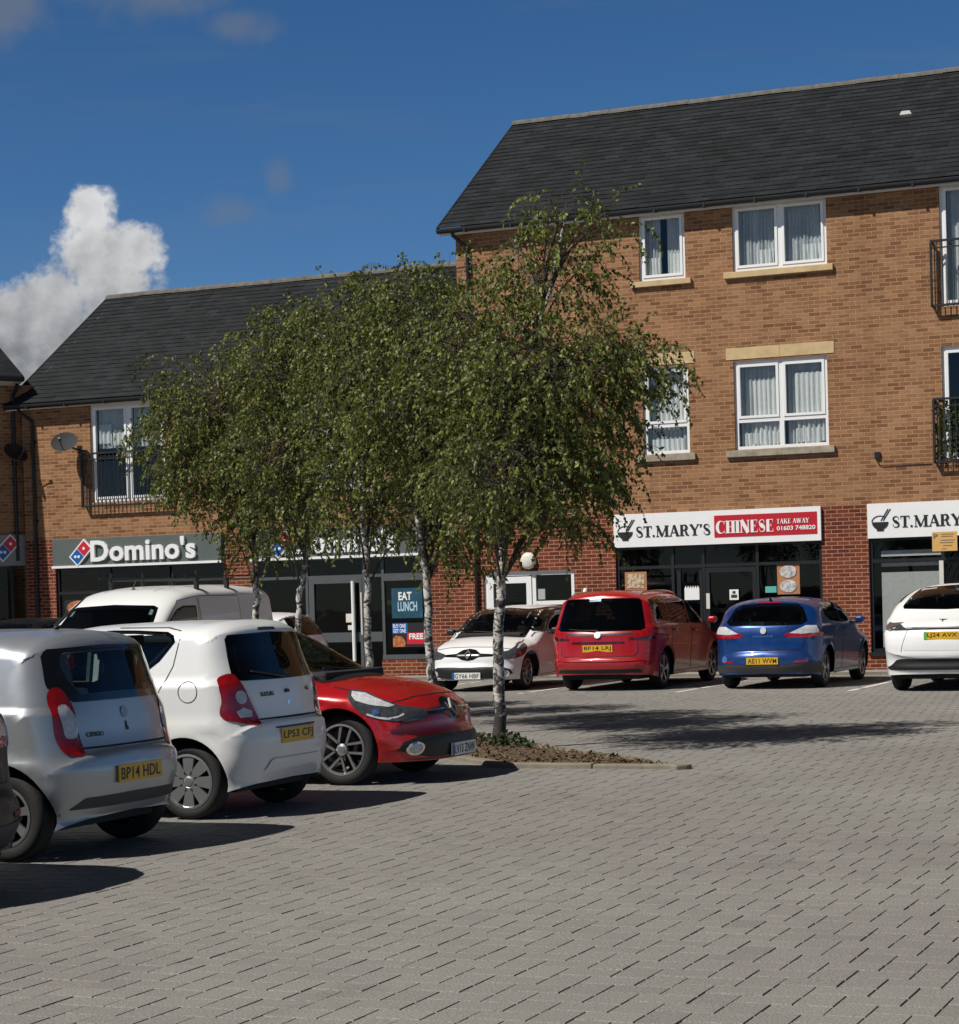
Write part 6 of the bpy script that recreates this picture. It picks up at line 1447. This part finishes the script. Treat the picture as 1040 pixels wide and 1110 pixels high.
# ------------------------------------------------------------------ birch trees
TREES = [
 ('young birch nearest the lane with its white trunk beside the red bonnet', [(-8.51, 20.51, 0.05), (-8.47, 20.52, 1.09), (-8.4, 20.55, 2.24), (-8.24, 20.62, 3.49), (-7.95, 20.74, 4.63), (-7.73, 20.83, 5.48)], .062,
  [(-8.02, 20.71, 3.43, 1.01, 0.91, 1.0), (-8.65, 20.77, 4.06, 0.82, 0.82, 1.0), (-7.89, 20.88, 4.93, 0.53, 0.53, 0.75), (-7.35, 20.99, 5.42, 0.21, 0.34, 0.3), (-7.75, 20.83, 5.56, 0.29, 0.38, 0.4), (-7.22, 20.73, 4.0, 0.50, 0.35, 0.75), (-6.80, 20.69, 3.90, 0.24, 0.44, 0.85), (-7.86, 20.78, 2.75, 0.58, 0.55, 0.8), (-7.62, 20.67, 2.40, 0.22, 0.38, 0.5), (-8.7, 20.64, 2.75, 0.48, 0.7, 0.9), (-7.92, 19.78, 2.9, 0.82, 0.7, 0.9), (-7.59, 20.02, 3.87, 0.87, 0.67, 0.8)]),
 ('birch second from the lane with leaning mottled trunk beside the poster window', [(-10.07, 22.34, 0.05), (-10.1, 22.33, 1.7), (-10.16, 22.3, 2.34), (-10.09, 22.33, 3.71), (-10.02, 22.36, 4.98)], .055,
  [(-10.05, 22.35, 4.56, 0.8, 0.64, 1.0), (-10.23, 22.27, 5.11, 0.48, 0.34, 0.5), (-10.03, 22.36, 3.5, 0.85, 0.85, 1.0), (-9.93, 22.73, 2.65, 0.48, 0.7, 0.9), (-9.96, 22.72, 5.34, 0.37, 0.32, 0.35), (-9.92, 21.53, 3.96, 0.64, 0.85, 0.8), (-9.74, 22.55, 2.15, 0.22, 0.34, 0.8)]),
 ('middle birch of the row with thin trunk before the shop door', [(-11.38, 23.42, 0.05), (-11.39, 23.41, 1.95), (-11.4, 23.41, 2.63), (-11.36, 23.42, 3.86), (-11.28, 23.46, 4.98)], .05,
  [(-11.39, 23.41, 4.82, 0.79, 0.68, 1.0), (-11.31, 23.44, 3.75, 0.85, 0.9, 1.0), (-11.24, 23.48, 2.78, 0.68, 0.5, 0.9), (-10.96, 22.62, 4.11, 0.68, 0.9, 0.6), (-11.15, 23.52, 5.43, 0.34, 0.28, 0.35)]),
 ('birch fourth from the lane, dark slim trunk left of the shop door', [(-13.07, 24.87, 0.05), (-13.07, 24.87, 1.76), (-12.97, 24.91, 2.36), (-12.99, 24.9, 3.7), (-13.0, 24.9, 4.91)], .05,
  [(-13.06, 24.88, 4.73, 0.85, 0.75, 1.0), (-13.09, 24.87, 3.64, 0.91, 0.85, 1.0), (-13.0, 24.9, 2.8, 0.67, 0.5, 0.8), (-12.76, 25.0, 5.26, 0.42, 0.3, 0.4)]),
 ('farthest birch of the row with white trunk in front of the van side', [(-14.61, 26.39, 0.05), (-14.59, 26.4, 1.79), (-14.6, 26.4, 2.31), (-14.8, 26.31, 3.61), (-15.01, 26.22, 4.79)], .058,
  [(-15.02, 26.22, 4.4, 0.91, 0.65, 1.0), (-15.51, 26.01, 4.02, 0.59, 0.52, 0.8), (-14.95, 26.25, 3.42, 0.82, 0.68, 1.0), (-14.54, 26.64, 3.75, 0.72, 1.1, 0.9), (-14.47, 26.45, 2.62, 0.59, 0.5, 0.8), (-15.36, 26.07, 3.42, 0.42, 0.40, 0.8), (-15.66, 25.95, 4.94, 0.16, 0.29, 0.15)]),
]
def interp(path, z):
    for a, b in zip(path[:-1], path[1:]):
        if a[2] <= z <= b[2]: return Vector(a).lerp(Vector(b), (z - a[2]) / (b[2] - a[2]))
    return Vector(path[-1] if z > path[-1][2] else path[0])
def birch(label, path, tr, blobs, dens=1.05, leaf=.0272, group='birch trees in the planted strip'):
    t = thing('birch_tree', label, 'tree', path[0], 0, group)
    mb = MB(); pts = crom(path, step=.12); n = len(pts)
    rad = [tr * (1 + .22 * math.exp(-i / 1.5)) * (1 - .86 * (i / n) ** 1.1) + .004 for i in range(n)]
    pts = [Vector(p) + Vector((rng.normal(0, .008) + .018 * math.sin(p[2] * 4.1), rng.normal(0, .008), 0)) for p in pts]
    mb.tube(pts, rad, 10); mb.build('trunk', M['bark'], t, smooth=True)
    br = MB(); lv = []; tones = []
    zmax = path[-1][2]
    for bi, (cx, cy, cz, r, rz, den) in enumerate(blobs):
        c = Vector((cx, cy, cz)); ns = int(max(4, 14 * r * den)) ; limbs = []
        for k in range(ns):      # limbs rise from the trunk to the heart of each leafy mass
            e = c + Vector((rng.normal(0, .38) * r, rng.normal(0, .38) * r, rng.normal(0, .3) * rz + .15 * rz))
            z0 = min(max(1.75, e.z - rng.uniform(.5, 1.4)), zmax - .1); s_ = interp(path, z0)
            m = s_.lerp(e, .5) + Vector((0, 0, .12 + rng.uniform(0, .1)))
            P = [Vector(p) for p in crom([s_, m, e], step=.15)]; rr = min(.022, .008 + .007 * r)
            br.tube(P, [rr * (1 - .75 * i / len(P)) + .0025 for i in range(len(P))], 5, cap=False); limbs.append(P)
        ntw = int(520 * den * dens * (r * r * rz) ** .60 + 8)
        for k in range(ntw):
            while True:
                q = rng.uniform(-1, 1, 3); l2 = (q ** 2).sum()
                if .08 < l2 < 1: break
            out = rng.random() ** .6 * .35 + .65
            q = q / math.sqrt(l2) * (l2 ** .36) * out * 1.08
            p = c + Vector((q[0] * r, q[1] * r, q[2] * rz))
            if rng.random() < .45:
                P = limbs[rng.integers(len(limbs))]; s_ = P[-1 - rng.integers(max(1, len(P) // 2))]; m = s_.lerp(p, .55) + Vector((0, 0, .06)); br.tube([s_, m, p], [.005, .004, .002], 3, cap=False)
            # pendulous twig strung with leaves
            hd = Vector((q[0] + rng.normal(0, .4), q[1] + rng.normal(0, .4), 0)); hd = hd.normalized() if hd.length > .01 else Vector((1, 0, 0))
            up_ = 1 if q[2] > .55 and rng.random() < .55 else 0
            ln = rng.uniform(.22, .62) * (0.75 if up_ else 1); m = int(ln / .022); x = p.copy(); dr = (hd * .8 + Vector((0, 0, .55 if not up_ else 1.1))).normalized()
            tw = [x.copy()]; base = rng.beta(1.3, 1.9)
            for i in range(m):
                dr = (dr + Vector((0, 0, -.115 if not up_ else -.03)) + Vector(rng.normal(0, .09, 3))).normalized(); x = x + dr * .022
                if i % 4 == 0: tw.append(x.copy())
                if i > 1:
                    L_ = leaf * rng.uniform(.75, 1.3); W_ = L_ * .62
                    ax = (dr * .35 + Vector(rng.normal(0, .6, 3)) + Vector((0, 0, -.85))).normalized(); sd = ax.cross(Vector(rng.normal(0, 1, 3))).normalized(); nn = ax.cross(sd)
                    b0 = x + ax * .012
                    lv.append((b0, b0 + ax * L_ * .45 + sd * W_ + nn * .004, b0 + ax * L_ * 1.7, b0 + ax * L_ * .45 - sd * W_ + nn * .004))
                    tones.append(min(1, max(0, base * .75 + rng.normal(.12, .13) + (.12 if rng.random() < .06 else 0))))
            br.tube(tw, [.0022] * len(tw), 3, cap=False)
    br.build('branches', M['twig'], t, fix=False)
    n = len(lv); me = bpy.data.meshes.new('crown'); o = ORI[t.name]
    V = (np.array([[tuple(v) for v in l] for l in lv]) - np.array(o)).reshape(-1, 3)
    me.vertices.add(n * 4); me.vertices.foreach_set('co', V.reshape(-1).astype(np.float32)); me.loops.add(n * 4); me.loops.foreach_set('vertex_index', np.arange(n * 4, dtype=np.int32))
    me.polygons.add(n); me.polygons.foreach_set('loop_start', np.arange(0, n * 4, 4, dtype=np.int32)); me.update(calc_edges=True); me.shade_flat()
    at = me.attributes.new('tone', 'FLOAT', 'FACE'); at.data.foreach_set('value', np.array(tones, np.float32)); me.materials.append(M['leaf'])
    ob = bpy.data.objects.new('crown', me); COL.objects.link(ob); ob.parent = t
    return n
NL = 0
for a in TREES: NL += birch(*a)
NL += birch('low leafy bough of a birch mostly beyond the left edge of the photo', [(-19.0, 23.2, .05), (-19.02, 23.2, 1.5), (-18.98, 23.2, 3.1)], .04, [(-18.95, 23.2, 2.75, .42, .42, .9), (-18.8, 23.3, 2.3, .3, .45, .8)])
print('leaves', NL)
